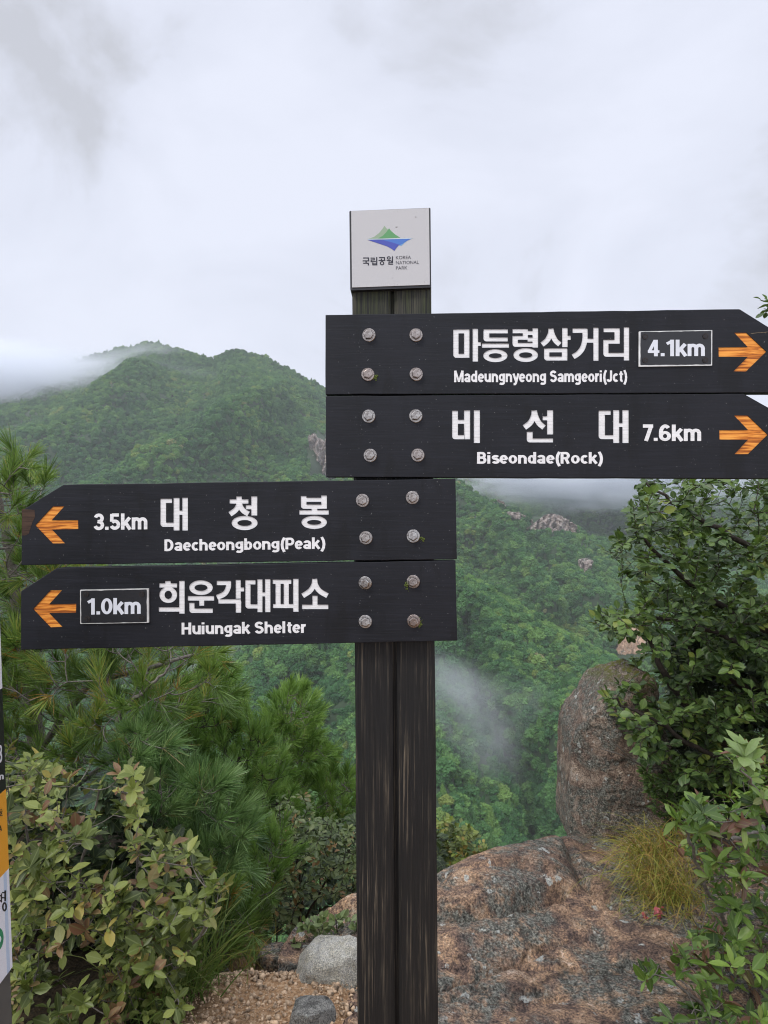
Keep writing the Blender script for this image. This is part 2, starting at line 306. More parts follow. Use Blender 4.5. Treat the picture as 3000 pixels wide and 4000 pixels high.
# ---------------------------------------------------------------- terrain sheets (crest and foot given by bearing, drop and distance)
def sheet(name, xs, crest, foot, nx, nt, disp, mat, back=None, tpow=1.0):
    """crest/foot: arrays (x, y, depth) sampled at bearings xs; straight slope between them + displacement disp(X,t,Ppos)"""
    X = np.linspace(xs[0], xs[1], nx)
    cy, cdp = np.interp(X, crest[:, 0], crest[:, 1]), np.interp(X, crest[:, 0], crest[:, 2])
    fy, fdp = np.interp(X, foot[:, 0], foot[:, 1]), np.interp(X, foot[:, 0], foot[:, 2])
    def pt(x, y, d): return np.stack([(x - CX) / FPX * d, d, CZ - (y - CY) / FPX * d], -1)
    A, B = pt(X, cy, cdp), pt(X, fy, fdp)
    T = np.linspace(0, 1, nt) ** tpow
    G = A[None] * (1 - T)[:, None, None] + B[None] * T[:, None, None]
    tt = np.repeat(T[:, None], nx, 1); XX = np.repeat(X[None], nt, 0)
    G = G + disp(XX, tt, G)
    if back:
        bk = G[0:1] + np.array(back)[None, None]; G = np.concatenate([bk, G], 0)
    n0 = G.shape[0]
    idx = np.arange(n0 * nx).reshape(n0, nx)
    F = np.stack([idx[:-1, :-1], idx[1:, :-1], idx[1:, 1:], idx[:-1, 1:]], -1).reshape(-1, 4)
    o = mk(name, G.reshape(-1, 3), F, mat, smooth=True)
    return o, G[(1 if back else 0):]
def vv(l): return np.array([(a * K, b * K, c) for a, b, c in l], float)
def segd(px, py, poly):
    d = np.full(px.shape, 1e9)
    for (ax, ay), (bx, by) in zip(poly[:-1], poly[1:]):
        ux, uy = bx - ax, by - ay; t = np.clip(((px - ax) * ux + (py - ay) * uy) / (ux * ux + uy * uy), 0, 1)
        d = np.minimum(d, np.hypot(px - ax - t * ux, py - ay - t * uy))
    return d
def to_px(G): return CX + G[..., 0] / G[..., 1] * FPX, CY - (G[..., 2] - CZ) / G[..., 1] * FPX

def dispA(X, t, G):
    px, py = to_px(G); px, py = px / K, py / K
    env = smooth(t, 0.0, 0.30) ** 1.3
    sp = np.exp(-(segd(px, py, [(545, 800), (640, 870), (560, 950), (430, 1020), (250, 1140), (150, 1240)]) / 55) ** 2)
    sp2 = np.exp(-(segd(px, py, [(335, 745), (300, 850), (180, 960), (20, 1080)]) / 45) ** 2)
    sp3 = np.exp(-(segd(px, py, [(620, 800), (690, 900), (700, 1000), (640, 1150)]) / 40) ** 2)
    rg = (1 - np.abs(fbm(G / np.array([150., 150., 400.]) + 5, 3)) * 2.4) * 34; n = fbm(G / 130., 4) * 34 + rg
    z = env * (80 * sp + 55 * sp2 + 60 * sp3 + n)
    return np.stack([z * 0, -z * 1.0, z * 0.35], -1)
cA = vv([(-1500, 960, 1400), (-700, 900, 1450), (-200, 862, 1500), (0, 828, 1500), (120, 792, 1500), (250, 756, 1500), (310, 743, 1500), (335, 740, 1500), (370, 751, 1490), (440, 772, 1470), (465, 776, 1465), (490, 763, 1450), (515, 757, 1440), (560, 768, 1430), (610, 790, 1430), (655, 814, 1420), (700, 838, 1420), (800, 890, 1400), (900, 940, 1400), (1000, 985, 1400), (1100, 1010, 1450), (1250, 1025, 1500), (1400, 1020, 1500), (1659, 1000, 1500), (2400, 900, 1500), (3200, 860, 1500)])
fA = vv([(-1500, 2000, 420), (500, 1900, 480), (1000, 1800, 560), (1659, 1750, 620), (3200, 1900, 560)])
hillA, GA = sheet("far_hill", (-1500 * K, 3200 * K), cA, fA, 420, 70, dispA, MHILL, back=(0, 160, -90))
tag(hillA, kind='structure')
def dispB2(X, t, G):
    env = smooth(t, 0, 0.22); n = fbm(G / 75., 4) * 22 + (1 - np.abs(fbm(G / np.array([85., 85., 220.]) + 2, 3)) * 2.4) * 20
    px, py = to_px(G)
    sp = np.exp(-(segd(px / K, py / K, [(1020, 1060), (1080, 1180), (1180, 1330)]) / 26) ** 2) * 34 - np.exp(-(segd(px / K, py / K, [(1090, 1110), (1150, 1200), (1240, 1340)]) / 22) ** 2) * 30
    z = env * (n + sp); return np.stack([z * 0, -z * 0.9, z * 0.5], -1)
cB2 = vv([(-300, 1700, 800), (200, 1400, 850), (400, 1250, 880), (600, 1090, 900), (720, 1040, 920), (850, 1005, 930), (985, 1036, 940), (1040, 1074, 930), (1100, 1100, 910), (1150, 1116, 900), (1190, 1112, 890), (1230, 1128, 890), (1260, 1150, 880), (1300, 1168, 880), (1400, 1205, 870), (1659, 1260, 850), (2000, 1300, 850), (2800, 1250, 900)])
fB2 = vv([(-300, 2100, 400), (500, 1900, 440), (1000, 1760, 470), (1659, 1800, 480), (2800, 1850, 480)])
hillB2, GB2 = sheet("rocky_ridge_hill", (-300 * K, 2800 * K), cB2, fB2, 260, 56, dispB2, MHILL, back=(0, 90, -60))
tag(hillB2, kind='structure')
def dispB(X, t, G):
    env = smooth(t, 0, 0.16); n = fbm(G / 48., 4) * 14 + (1 - np.abs(fbm(G / np.array([55., 55., 140.]) + 8, 3)) * 2.4) * 11
    px, py = to_px(G)
    gul = np.exp(-(segd(px / K, py / K, [(1010, 1350), (1040, 1500), (1150, 1700), (1180, 1850)]) / 34) ** 2) * -30
    gul2 = np.exp(-(segd(px / K, py / K, [(700, 1400), (660, 1520), (760, 1700)]) / 35) ** 2) * -20
    sp = np.exp(-(segd(px / K, py / K, [(1330, 1440), (1200, 1560), (1220, 1720)]) / 34) ** 2) * 26
    z = env * (n + gul + gul2 + sp); return np.stack([z * 0, -z * 0.9, z * 0.5], -1)
cB = vv([(-200, 2100, 420), (300, 1800, 440), (420, 1620, 470), (470, 1540, 490), (505, 1450, 500), (535, 1385, 510), (600, 1330, 530), (750, 1260, 550), (900, 1215, 560), (985, 1229, 560), (1060, 1269, 550), (1130, 1311, 545), (1200, 1353, 540), (1280, 1396, 535), (1340, 1426, 530), (1450, 1500, 520), (1659, 1600, 500), (2100, 1800, 480)])
fB = vv([(-200, 2500, 230), (300, 2350, 240), (800, 2300, 250), (1300, 2300, 260), (2100, 2400, 240)])
hillB, GB = sheet("valley_hill", (-200 * K, 2100 * K), cB, fB, 220, 70, dispB, MHILL, back=(0, 60, -60))
tag(hillB, kind='structure')

# ---------------------------------------------------------------- near ground
def ground_z(X, Y):
    z = -0.02 - 0.10 * (Y - 2.0)
    left = smooth(-X, 0.2, 2.0)
    z = z - (0.95 - 0.5 * left) * np.maximum(0, Y - 3.3 - 0.9 * left) - 0.45 * left * np.maximum(0, Y - 9.0)
    z = z - 0.22 * smooth(X, -0.15, 0.1) * smooth(Y, 1.2, 1.7) - 0.30 * smooth(X, -0.85, -0.55) * smooth(Y, 2.5, 3.0)
    z = np.maximum(z, -215 + 0 * z)
    z = z - 0.5 * np.maximum(0, -Y - 3)
    return z
def build_ground():
    gx = np.concatenate([np.linspace(-160, -8, 16), np.linspace(-7.6, 7.6, 150), np.linspace(8, 160, 16)])
    gy = np.concatenate([np.linspace(-60, -3, 10), np.linspace(-2.6, 8, 120), np.linspace(8.5, 30, 24), np.linspace(34, 320, 30)])
    XX, YY = np.meshgrid(gx, gy)
    ZZ = ground_z(XX, YY); near = smooth(-np.hypot(XX, YY), -12, -6)
    p = np.stack([XX, YY, ZZ], -1)
    ZZ = ZZ + near * (fbm(p * 1.3, 4) * 0.06 + fbm(p * 9, 3) * 0.006) + (1 - near) * fbm(p / 25, 3) * 3
    V = np.stack([XX, YY, ZZ], -1).reshape(-1, 3); ny, nx = XX.shape; idx = np.arange(nx * ny).reshape(ny, nx)
    F = np.stack([idx[:-1, :-1], idx[:-1, 1:], idx[1:, 1:], idx[1:, :-1]], -1).reshape(-1, 4)
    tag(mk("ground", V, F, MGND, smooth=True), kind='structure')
build_ground()
def build_pebbles():
    ico = bmesh.new(); bmesh.ops.create_icosphere(ico, subdivisions=1, radius=1); ico.verts.ensure_lookup_table()
    bv = np.array([v.co[:] for v in ico.verts]); bf = np.array([[v.index for v in f.verts] for f in ico.faces]); ico.free()
    Vs, Fs = [], []
    for k in range(5200):
        x, y = rng.uniform(-0.75, -0.02), rng.uniform(1.9, 2.8); r = 0.0022 + 0.009 * rng.random() ** 5
        v = bv * (r * rng.uniform(0.7, 1.3, 3)) * (1 + 0.25 * rng.standard_normal((len(bv), 1)))
        z = ground_z(x, y) + fbm(np.array([x, y, ground_z(x, y)]) * 1.3, 4) * 0.06
        Vs.append(v + [x, y, z + r * 0.25]); Fs.append(bf + len(bv) * k)
    tag(mk("gravel", np.concatenate(Vs), np.concatenate(Fs), plain("gravel_stone", (0.40, 0.285, 0.185), 0.85, 0.0, 0.3, 0.75, 55, 0.3, 0.002), smooth=True),
        "loose tan gravel at the foot of the signpost", "gravel", kind='stuff')
build_pebbles()

# ---------------------------------------------------------------- forest covering the hills (far wood, one mass)
def crown_mesh(name, seed, conifer=False, mat=None):
    r = np.random.default_rng(seed); bm = bmesh.new(); bmesh.ops.create_icosphere(bm, subdivisions=4, radius=1)
    bm.verts.ensure_lookup_table(); v = np.array([q.co[:] for q in bm.verts]); f = [[q.index for q in t.verts] for t in bm.faces]; bm.free()
    n = fbm(v * 1.6 + seed, 2); n2 = fbm(v * 3.8 + seed * 3, 2)
    rad = 1 + 0.40 * n + 0.32 * n2 + 0.26 * fbm(v * 8 + seed, 2) + 0.06 * r.standard_normal(len(v)); v = v * rad[:, None]
    if conifer: h = (v[:, 2] + 1.2) / 2.4; v[:, :2] *= np.clip(1.15 - h, 0.1, 1)[:, None] * 0.8; v[:, 2] *= 1.5
    else: v[:, 2] *= 0.85
    V, Fc = [v], list(f); o = len(v)
    for k in range(1300):     # leaf sprays that roughen the outline
        d = unit(r.standard_normal(3)); d[2] = abs(d[2]) * 0.9 - 0.15
        i = r.integers(len(v)); c = v[i] * r.uniform(0.97, 1.16); s = r.uniform(0.03, 0.085)
        a = unit(r.standard_normal(3)); b = unit(np.cross(a, unit(c) + 0.6 * r.standard_normal(3)))
        V.append(np.array([c - a * s, c + b * s * .6, c + a * s, c - b * s * .6])); Fc.append([o, o + 1, o + 2, o + 3]); o += 4
    me = bpy.data.meshes.new(name); me.from_pydata(np.concatenate(V).tolist(), [], Fc); me.update(); me.materials.append(mat or MFOR)
    return bpy.data.objects.new(name, me)
PROTO = [crown_mesh("tree_crown", 3), crown_mesh("tree_crown", 8), crown_mesh("tree_crown", 21), crown_mesh("tree_crown", 40, True)]
def forest(name, G, spacing, size, label, seed, keep=None, con=0.08, protos=None):
    r = np.random.default_rng(seed)
    a, b, c, d = G[:-1, :-1], G[1:, :-1], G[1:, 1:], G[:-1, 1:]
    area = (np.linalg.norm(np.cross(b - a, d - a), axis=-1) + np.linalg.norm(np.cross(b - c, d - c), axis=-1)) / 2
    px, py = to_px((a + c) / 2); inv = (px > -700) & (px < 3700) & (py < 4300)
    area = np.where(inv, area, 0)
    cnt = r.poisson(area / spacing ** 2).ravel(); idx = np.repeat(np.arange(cnt.size), cnt)
    i, j = np.unravel_index(idx, area.shape); u, w = r.random((2, len(idx), 1))
    p = (a[i, j] * (1 - u) + d[i, j] * u) * (1 - w) + (b[i, j] * (1 - u) + c[i, j] * u) * w
    if keep is not None:
        kx, ky = to_px(p); k = keep(kx / K, ky / K); p = p[k]
    n = len(p); s = size * (0.5 + 0.95 * r.random(n) ** 1.6) * (1 + 0.35 * fbm(p / (size * 9), 2))
    p = p + np.array([0, 0, 1]) * (s * r.uniform(0.1, 0.7, n))[:, None]
    me = bpy.data.meshes.new(name); me.from_pydata(p.tolist(), [], [])
    def at(nm, ty, arr, key):
        q = me.attributes.new(nm, ty, 'POINT'); q.data.foreach_set(key, np.asarray(arr).ravel())
    at('scl', 'FLOAT_VECTOR', (np.stack([s * r.uniform(.8, 1.25, n), s * r.uniform(.8, 1.25, n), s * r.uniform(.75, 1.3, n)], -1)).astype(np.float32), 'vector')
    at('rot', 'FLOAT_VECTOR', np.stack([r.uniform(-.25, .25, n), r.uniform(-.25, .25, n), r.uniform(0, 6.28, n)], -1).astype(np.float32), 'vector')
    at('pick', 'INT', np.where(r.random(n) < con, 3, r.integers(0, 3, n)).astype(np.int32), 'value')
    o = link(name, me, MFOR); tag(o, label, "forest", kind='stuff')
    g = bpy.data.node_groups.new(name, 'GeometryNodeTree'); NN = g.nodes.new; LL = g.links.new
    g.interface.new_socket('Geometry', in_out='INPUT', socket_type='NodeSocketGeometry'); g.interface.new_socket('Geometry', in_out='OUTPUT', socket_type='NodeSocketGeometry')
    gi, go = NN('NodeGroupInput'), NN('NodeGroupOutput'); jn = NN('GeometryNodeJoinGeometry'); ip = NN('GeometryNodeInstanceOnPoints')
    for pr in (protos or PROTO)[::-1]:
        ob = NN('GeometryNodeObjectInfo'); ob.inputs['Object'].default_value = pr; ob.inputs['As Instance'].default_value = True; LL(ob.outputs['Geometry'], jn.inputs[0])
    LL(gi.outputs[0], ip.inputs['Points']); LL(jn.outputs[0], ip.inputs['Instance']); ip.inputs['Pick Instance'].default_value = True
    for nm, ty, sock in (('scl', 'FLOAT_VECTOR', 'Scale'), ('rot', 'FLOAT_VECTOR', 'Rotation'), ('pick', 'INT', 'Instance Index')):
        na = NN('GeometryNodeInputNamedAttribute'); na.data_type = ty; na.inputs['Name'].default_value = nm
        if sock == 'Rotation':
            er = NN('FunctionNodeEulerToRotation'); LL(na.outputs[0], er.inputs[0]); LL(er.outputs[0], ip.inputs[sock])
        else: LL(na.outputs[0], ip.inputs[sock])
    LL(ip.outputs[0], go.inputs[0]); md = o.modifiers.new("instances", 'NODES'); md.node_group = g
    return n
def keepA(x, y): return ~((x > 664) & (x < 720) & (y > 935) & (y < 1030) & (x > 664 + (y < 965) * 6))
nA = forest("far_forest", GA, 4.8, 3.3, "hazy green forest covering the far two peaked mountain", 1, keepA)
def keepB2(x, y): return ~(((np.abs(x - 1195) < 50) & (y > 1105) & (y < 1152)) | ((np.abs(x - 1266) < 15) & (y > 1205) & (y < 1240)) | ((x > 1326) & (x < 1405) & (y > 1350) & (y < 1432)))
nB2 = forest("ridge_forest", GB2, 4.3, 3.4, "green forest on the ridge with pale rock outcrops", 2, keepB2)
def crest_d(x, y): return y - np.interp(x, cB[:, 0] / K, cB[:, 1] / K)
def strip(x, y): return (x > 940) & (x < 1345) & (crest_d(x, y) < 10 + 16 * np.clip((x - 1040) / 120, 0, 1) * (0.55 + 0.9 * fbm(np.stack([x / 40, y / 40, x * 0], -1), 2)))
rs = np.random.default_rng(77)
nB = forest("valley_forest", GB, 3.7, 3.2, "dense green forest on the nearer valley slope below the ridge", 3, lambda x, y: ~strip(x, y) | (rs.random(x.shape) < 0.10))
MSCRB = m_forest("bright_scrub_leaves", [(0.0, (0.085, 0.19, 0.050)), (0.6, (0.13, 0.26, 0.060)), (1.0, (0.18, 0.29, 0.075))])
PROTO2 = [crown_mesh("scrub_crown", 61, False, MSCRB), crown_mesh("scrub_crown", 62, False, MSCRB), crown_mesh("scrub_crown", 63, False, MSCRB), crown_mesh("scrub_crown", 64, True, MSCRB)]
forest("ridge_scrub", GB, 1.5, 1.25, "bright green low scrub along the crest of the nearer valley slope", 4, strip, 0.03, PROTO2)
print("forest", nA, nB2, nB)

# ---------------------------------------------------------------- rock outcrops on the hills
def cliff(name, poly, label, mat, seed, Y, depth=14, cat="rock outcrop", rough=0.9):
    """craggy lump: outline spread over real depth, faces broken by vertical joints"""
    poly = np.array(poly, float); r = np.random.default_rng(seed)
    if not np.isscalar(Y):
        gx, gy = to_px(Y); q = poly.mean(0) * K; k = np.argmin((gx - q[0]) ** 2 + (gy - q[1]) ** 2); Y = float(Y[..., 1].ravel()[k]) - 3
    x0, x1 = poly[:, 0].min(), poly[:, 0].max(); nx, ny = 60, 44
    top = [p for p in poly if True]
    xs = np.linspace(x0, x1, nx)
    # upper and lower bound of outline per column
    up, lo = [], []
    for x in xs:
        ys = []
        for (ax, ay), (bx, by) in zip(poly, np.roll(poly, -1, 0)):
            if (ax - x) * (bx - x) <= 0 and ax != bx: ys.append(ay + (by - ay) * (x - ax) / (bx - ax))
        up.append(min(ys)); lo.append(max(ys))
    up, lo = np.array(up), np.array(lo); V = []
    for j in range(ny):
        t = j / (ny - 1); y = up * (1 - t) + lo * t
        bul = np.sin(np.pi * np.clip((xs - x0) / (x1 - x0), 0, 1)) ** 0.5
        V.append(np.stack([PV(a, b, Y - depth * 0.5 * q * (0.25 + 0.75 * t ** 0.5)) for a, b, q in zip(xs, y, bul)]))
    Fr = np.stack(V); sc = Y / 100
    n = fbm(Fr / np.array([sc * .45, sc * .45, sc * 1.5]) + seed, 5, 0.65) * depth * rough
    Fr[..., 1] -= n; Fr[..., 2] += n * 0.22; Fr[..., 0] += fbm(Fr / sc + 9, 3) * depth * 0.1
    Bk = Fr.copy(); Bk[..., 1] = Y + depth * 0.9; Bk[..., 2] -= depth * 0.3
    idx = np.arange(nx * ny).reshape(ny, nx); q = lambda a: np.stack([a[:-1, :-1], a[1:, :-1], a[1:, 1:], a[:-1, 1:]], -1).reshape(-1, 4)
    F = [q(idx), q(idx)[:, ::-1] + nx * ny]
    for e in (idx[0], idx[-1][::-1], idx[:, -1], idx[::-1, 0]):
        F.append(np.stack([e[:-1], e[1:], e[1:] + nx * ny, e[:-1] + nx * ny], -1))
    V = np.concatenate([Fr.reshape(-1, 3), Bk.reshape(-1, 3)]); b = V[(ny - 1) * nx + nx // 2]
    return tag(mk(name, V, np.concatenate(F), mat, origin=b), label, cat, "bare rock outcrops on the wooded hills")
cliff("rock_outcrop", [(1140, 1140), (1160, 1124), (1178, 1112), (1200, 1108), (1213, 1114), (1240, 1132), (1252, 1150), (1225, 1150), (1200, 1155), (1160, 1150)], "large pale domed crag on the ridge left of the leafy tree", MCLIFF, 1, GB2, 20)
cliff("rock_outcrop", [(1096, 1106), (1118, 1106), (1140, 1118), (1162, 1136), (1150, 1142), (1120, 1122), (1098, 1114)], "thin pale rib of rock leading up to the domed crag", MCLIFF, 2, GB2, 12)
cliff("rock_outcrop", [(1062, 1090), (1075, 1078), (1088, 1085), (1100, 1102), (1085, 1100), (1068, 1098)], "small pale rock highest on the ridge beside the board edge", MCLIFF, 3, GB2, 10)
cliff("rock_outcrop", [(1251, 1208), (1268, 1204), (1282, 1212), (1276, 1228), (1262, 1240), (1252, 1230)], "small squarish pinkish rock face below the domed crag", MCLIFF, 4, GB2, 12)
cliff("rock_outcrop", [(1330, 1412), (1342, 1372), (1362, 1352), (1395, 1358), (1412, 1400), (1395, 1422), (1358, 1428)], "smooth tan rock slab seen through the leafy tree", MTAN, 5, GB2, 12, rough=0.3)
cliff("rock_outcrop", [(664, 942), (676, 936), (700, 950), (730, 965), (735, 1030), (690, 1028), (682, 1000), (672, 975)], "grey cliff on the far mountain beside the signboards", MCLIFF, 6, GA, 26)

# ---------------------------------------------------------------- near rocks
def dispS(X, t, G):
    x = X / K; s = 1 - t                                   # s: 0 near, 1 crest
    n = fbm(G * 1.5, 4) * 0.04 + fbm(G * 5.5 + 3, 4) * 0.018 + fbm(G * 19, 4) * 0.010
    n = n - 0.03 * np.maximum(0, 1 - np.abs(fbm(G * np.array([1.8, 3.6, 2]) + 21, 4)) * 18)
    hump = 0.06 * np.exp(-(((x - 1090) / 150) ** 2 + ((s - 0.80) / 0.20) ** 2))
    ledge = 0.07 * smooth(s + 0.07 * np.sin(x / 95.) + 0.16 * fbm(G * 2.5 + 11, 3), 0.54, 0.62) - 0.03
    crev = -0.05 * np.exp(-((s - 0.28 - 0.10 * np.sin((x - 900) / 160.)) / 0.03) ** 2) * smooth(x, 930, 1000)
    left = -0.03 * smooth(-x, -800, -640)
    px, py = to_px(G); px, py = px / K + fbm(G * 6 + 2, 3) * 14, py / K + fbm(G * 6 + 8, 3) * 12
    L1 = [(860, 1985), (945, 1994), (1010, 1996), (1080, 1988), (1150, 1972), (1215, 1950)]
    yl = np.interp(px, [p[0] for p in L1], [p[1] for p in L1]); up1 = smooth(yl - py, -5, 8) * (1 - smooth(px, 1200, 1270))
    grooves = 0.05 * np.exp(-(segd(px, py, L1) / 9) ** 2) + 0.045 * np.exp(-(segd(px, py, [(860, 2150), (940, 2138), (990, 2116), (1045, 2084), (1110, 2062)]) / 7) ** 2)
    grooves = grooves + 0.05 * np.exp(-(segd(px, py, [(1195, 1822), (1235, 1885), (1285, 1935), (1340, 1958)]) / 9) ** 2) + 0.025 * np.exp(-(segd(px, py, [(1120, 2062), (1220, 2030), (1330, 2040)]) / 5) ** 2)
    z = (n + ledge * 0.4 + crev * 0.3 + 0.055 * up1 - grooves) * smooth(t, 0, 0.10) + hump * smooth(t, 0, 0.2) + left * t
    return np.stack([fbm(G * 5 + 4, 3) * 0.02, fbm(G * 5 + 7, 3) * 0.03, z], -1)
cS = vv([(600, 2060, 2.75), (640, 2000, 3.0), (700, 1968, 3.1), (772, 1938, 3.15), (860, 1915, 3.2), (945, 1885, 3.3), (985, 1866, 3.4), (1048, 1848, 3.5), (1106, 1836, 3.6), (1165, 1818, 3.75), (1219, 1804, 3.9), (1290, 1800, 4.0), (1400, 1800, 4.0), (1700, 1790, 4.1), (2100, 1780, 4.2)])
fS = vv([(600, 2200, 2.35), (760, 2260, 2.15), (860, 2500, 1.75), (1200, 2620, 1.6), (2100, 2650, 1.6)])
slab, GS = sheet("rock_slab", (600 * K, 2000 * K), cS, fS, 240, 150, dispS, MSLAB, back=(0, 0.5, -0.9))
tag(slab, "broad brown granite slab with lichen stretching behind the signpost", "rock")
def lump(name, prof, Y, thick, label, mat, seed, sq=2.6, amp=0.05, fine=0.012, n=64, m=48, cat="rock", tilt=0, facets=9):
    """boulder from a width profile (left, right, y) read by height; round in plan"""
    prof = np.array(prof, float); r = np.random.default_rng(seed)
    ys = np.linspace(prof[0, 2], prof[-1, 2], m); l, rr = np.interp(ys, prof[:, 2], prof[:, 0]), np.interp(ys, prof[:, 2], prof[:, 1])
    V = []
    hmax = (rr - l).max() / 2
    for k in range(m):
        L_, R_ = PV(l[k], ys[k], Y), PV(rr[k], ys[k], Y); c = (L_ + R_) / 2; h = (R_[0] - L_[0]) / 2
        a = np.linspace(0, 2 * np.pi, n, endpoint=False); ca, sa = np.cos(a), np.sin(a)
        d = thick * (h / (hmax / 1534 * Y)) ** 0.7
        V.append(np.stack([c[0] + h * np.sign(ca) * np.abs(ca) ** (2 / sq), c[1] + d + d * np.sign(sa) * np.abs(sa) ** (2 / sq) + tilt * (c[2] - CZ), np.full(n, c[2])], -1))
    V = np.concatenate(V); ctr = V.mean(0); nrm = unit((V - ctr) * [1, 1, 0.6])
    dsp = lambda f: f - f.mean()
    V = V + nrm * dsp(fbm(V * 2.2 / (thick * 2.2 + .2) + seed, 4) * amp + fbm(V * 9 + seed, 4) * amp * 0.4 + fbm(V * 30 + seed, 3) * fine)[:, None]
    for k in range(facets):      # broken faces
        d = r.normal(0, 1, 3); d[2] = abs(d[2]) * 0.45; d = unit(d); q = (V - ctr) @ d; lim = q.max() * r.uniform(.80, .93); V = V - np.outer(np.maximum(0, q - lim) * 0.92, d)
    V = V + nrm * (fbm(V * 14 + seed, 3) * amp * 0.12)[:, None]
    F = []
    for k in range(m - 1):
        for j in range(n): F.append((k * n + j, (k + 1) * n + j, (k + 1) * n + (j + 1) % n, k * n + (j + 1) % n))
    F.append(tuple(range(n))); F.append(tuple(range((m - 1) * n, m * n))[::-1])
    return tag(mk(name, V, F, mat, origin=V[-n:].mean(0), smooth=True), label, cat)
lump("boulder", [(1362, 1372, 1428), (1342, 1394, 1433), (1324, 1412, 1444), (1308, 1428, 1466), (1288, 1442, 1500), (1266, 1454, 1545), (1248, 1464, 1600), (1237, 1472, 1660), (1230, 1478, 1720), (1225, 1482, 1765), (1224, 1484, 1795), (1230, 1486, 1815), (1246, 1480, 1834), (1270, 1470, 1846)],
     3.85, 0.34, "tall upright lichen spotted boulder standing at the cliff edge", MBOUL, 5, 3.6, 0.075, 0.016, 140, 140, facets=16)
lump("stone", [(700, 735, 2074), (668, 758, 2079), (652, 770, 2088), (642, 774, 2104), (630, 774, 2124), (628, 768, 2138), (640, 752, 2152)], 2.45, 0.10, "whitish lichen crusted stone beside the post on gravel", MWROCK, 9, 4.0, 0.035, 0.012)
lump("stone", [(655, 690, 2196), (638, 702, 2202), (622, 716, 2216), (615, 722, 2245)], 2.2, 0.08, "small grey stone on gravel at the bottom edge", MGROCK, 12, 2.5, 0.02, 0.006)
lump("stone", [(560, 610, 2075), (545, 625, 2095), (540, 630, 2120), (545, 625, 2150)], 2.75, 0.09, "rounded brown stone among grass left of the whitish stone", MSLAB, 15, 2.5, 0.02, 0.006)

# ---------------------------------------------------------------- signpost
D0, YAW = 1.40, 0.03
NRM = unit(np.array([YAW, 1.0, 0.0]))
def SP(x, y, d=0.0):
    """point on the sign face seen at (x, y), d metres behind that face"""
    dx = (x - CX) / FPX; t = (D0 + d) / (1 + YAW * dx); return np.array([dx * t, t, CZ - (y - CY) / FPX * t])
def OFF(x, y, d): return SP(x, y, 0) + NRM * d
def OFP(x, y, d): return SP(x, y, 0.0285) + NRM * (d - 0.0285)
def OFQ(x, y, d): return SP(x, y, 0.015) + NRM * (d - 0.015)
class Prims:
    """flat outlines (as seen) turned into closed prisms normal to the sign face"""
    def __init__(s): s.V, s.F, s.k = [], [], 0
    def poly(s, pts, d0, d1, pt=OFF):
        pts = [tuple(p) for p in pts]; n = len(pts); o = len(s.V); s.k = (s.k + 1) % 17; d0 = d0 - s.k * 6e-6
        a = sum(pts[i][0] * pts[(i + 1) % n][1] - pts[(i + 1) % n][0] * pts[i][1] for i in range(n))
        if a < 0: pts = pts[::-1]
        s.V += [pt(x, y, d0) for x, y in pts] + [pt(x, y, d1) for x, y in pts]
        s.F.append(tuple(o + i for i in range(n))); s.F.append(tuple(o + n + i for i in range(n))[::-1])
        for i in range(n): j = (i + 1) % n; s.F.append((o + j, o + i, o + n + i, o + n + j))
    def ring(s, out, inn, d0, d1, pt=OFF, closed=True):
        n = len(out); o = len(s.V); s.k = (s.k + 1) % 17; d0 = d0 - s.k * 6e-6
        for src, d in ((out, d0), (inn, d0), (out, d1), (inn, d1)): s.V += [pt(x, y, d) for x, y in src]
        for i in range(n if closed else n - 1):
            j = (i + 1) % n
            s.F += [(o + i, o + j, o + n + j, o + n + i), (o + 2 * n + i, o + 3 * n + i, o + 3 * n + j, o + 2 * n + j),
                    (o + j, o + i, o + 2 * n + i, o + 2 * n + j), (o + n + i, o + n + j, o + 3 * n + j, o + 3 * n + i)]
        if not closed:
            for i in (0, n - 1):
                f = (o + i, o + n + i, o + 3 * n + i, o + 2 * n + i); s.F.append(f if i == 0 else f[::-1])
    def bm_mesh(s, name):
        me = bpy.data.meshes.new(name); me.from_pydata([tuple(v) for v in s.V], [], s.F)
        b = bmesh.new(); b.from_mesh(me); bmesh.ops.recalc_face_normals(b, faces=b.faces); b.to_mesh(me); b.free(); return me
def thick(pts, w):
    pts = np.array(pts, float); d = np.diff(pts, axis=0); d = d / np.maximum(np.linalg.norm(d, axis=1, keepdims=True), 1e-9)
    tn = np.vstack([d[:1], d[:-1] + d[1:], d[-1:]]); tn /= np.maximum(np.linalg.norm(tn, axis=1, keepdims=True), 1e-9)
    nn = np.stack([-tn[:, 1], tn[:, 0]], 1)
    k = np.ones(len(pts)); k[1:-1] = 1 / np.clip((tn[1:-1] * d[1:]).sum(1), 0.5, 1)
    return pts + nn * (w / 2 * k)[:, None], pts - nn * (w / 2 * k)[:, None]
def curve(pts, n=14):
    """smooth polyline through points"""
    p = np.array(pts, float); q = np.vstack([2 * p[0] - p[1], p, 2 * p[-1] - p[-2]]); out = []
    for i in range(len(p) - 1):
        a, b, c, d = q[i:i + 4]
        for t in np.linspace(0, 1, n, endpoint=False):
            out.append(0.5 * (2 * b + (c - a) * t + (2 * a - 5 * b + 4 * c - d) * t * t + (3 * b - a - 3 * c + d) * t ** 3))
    out.append(p[-1]); return np.array(out)
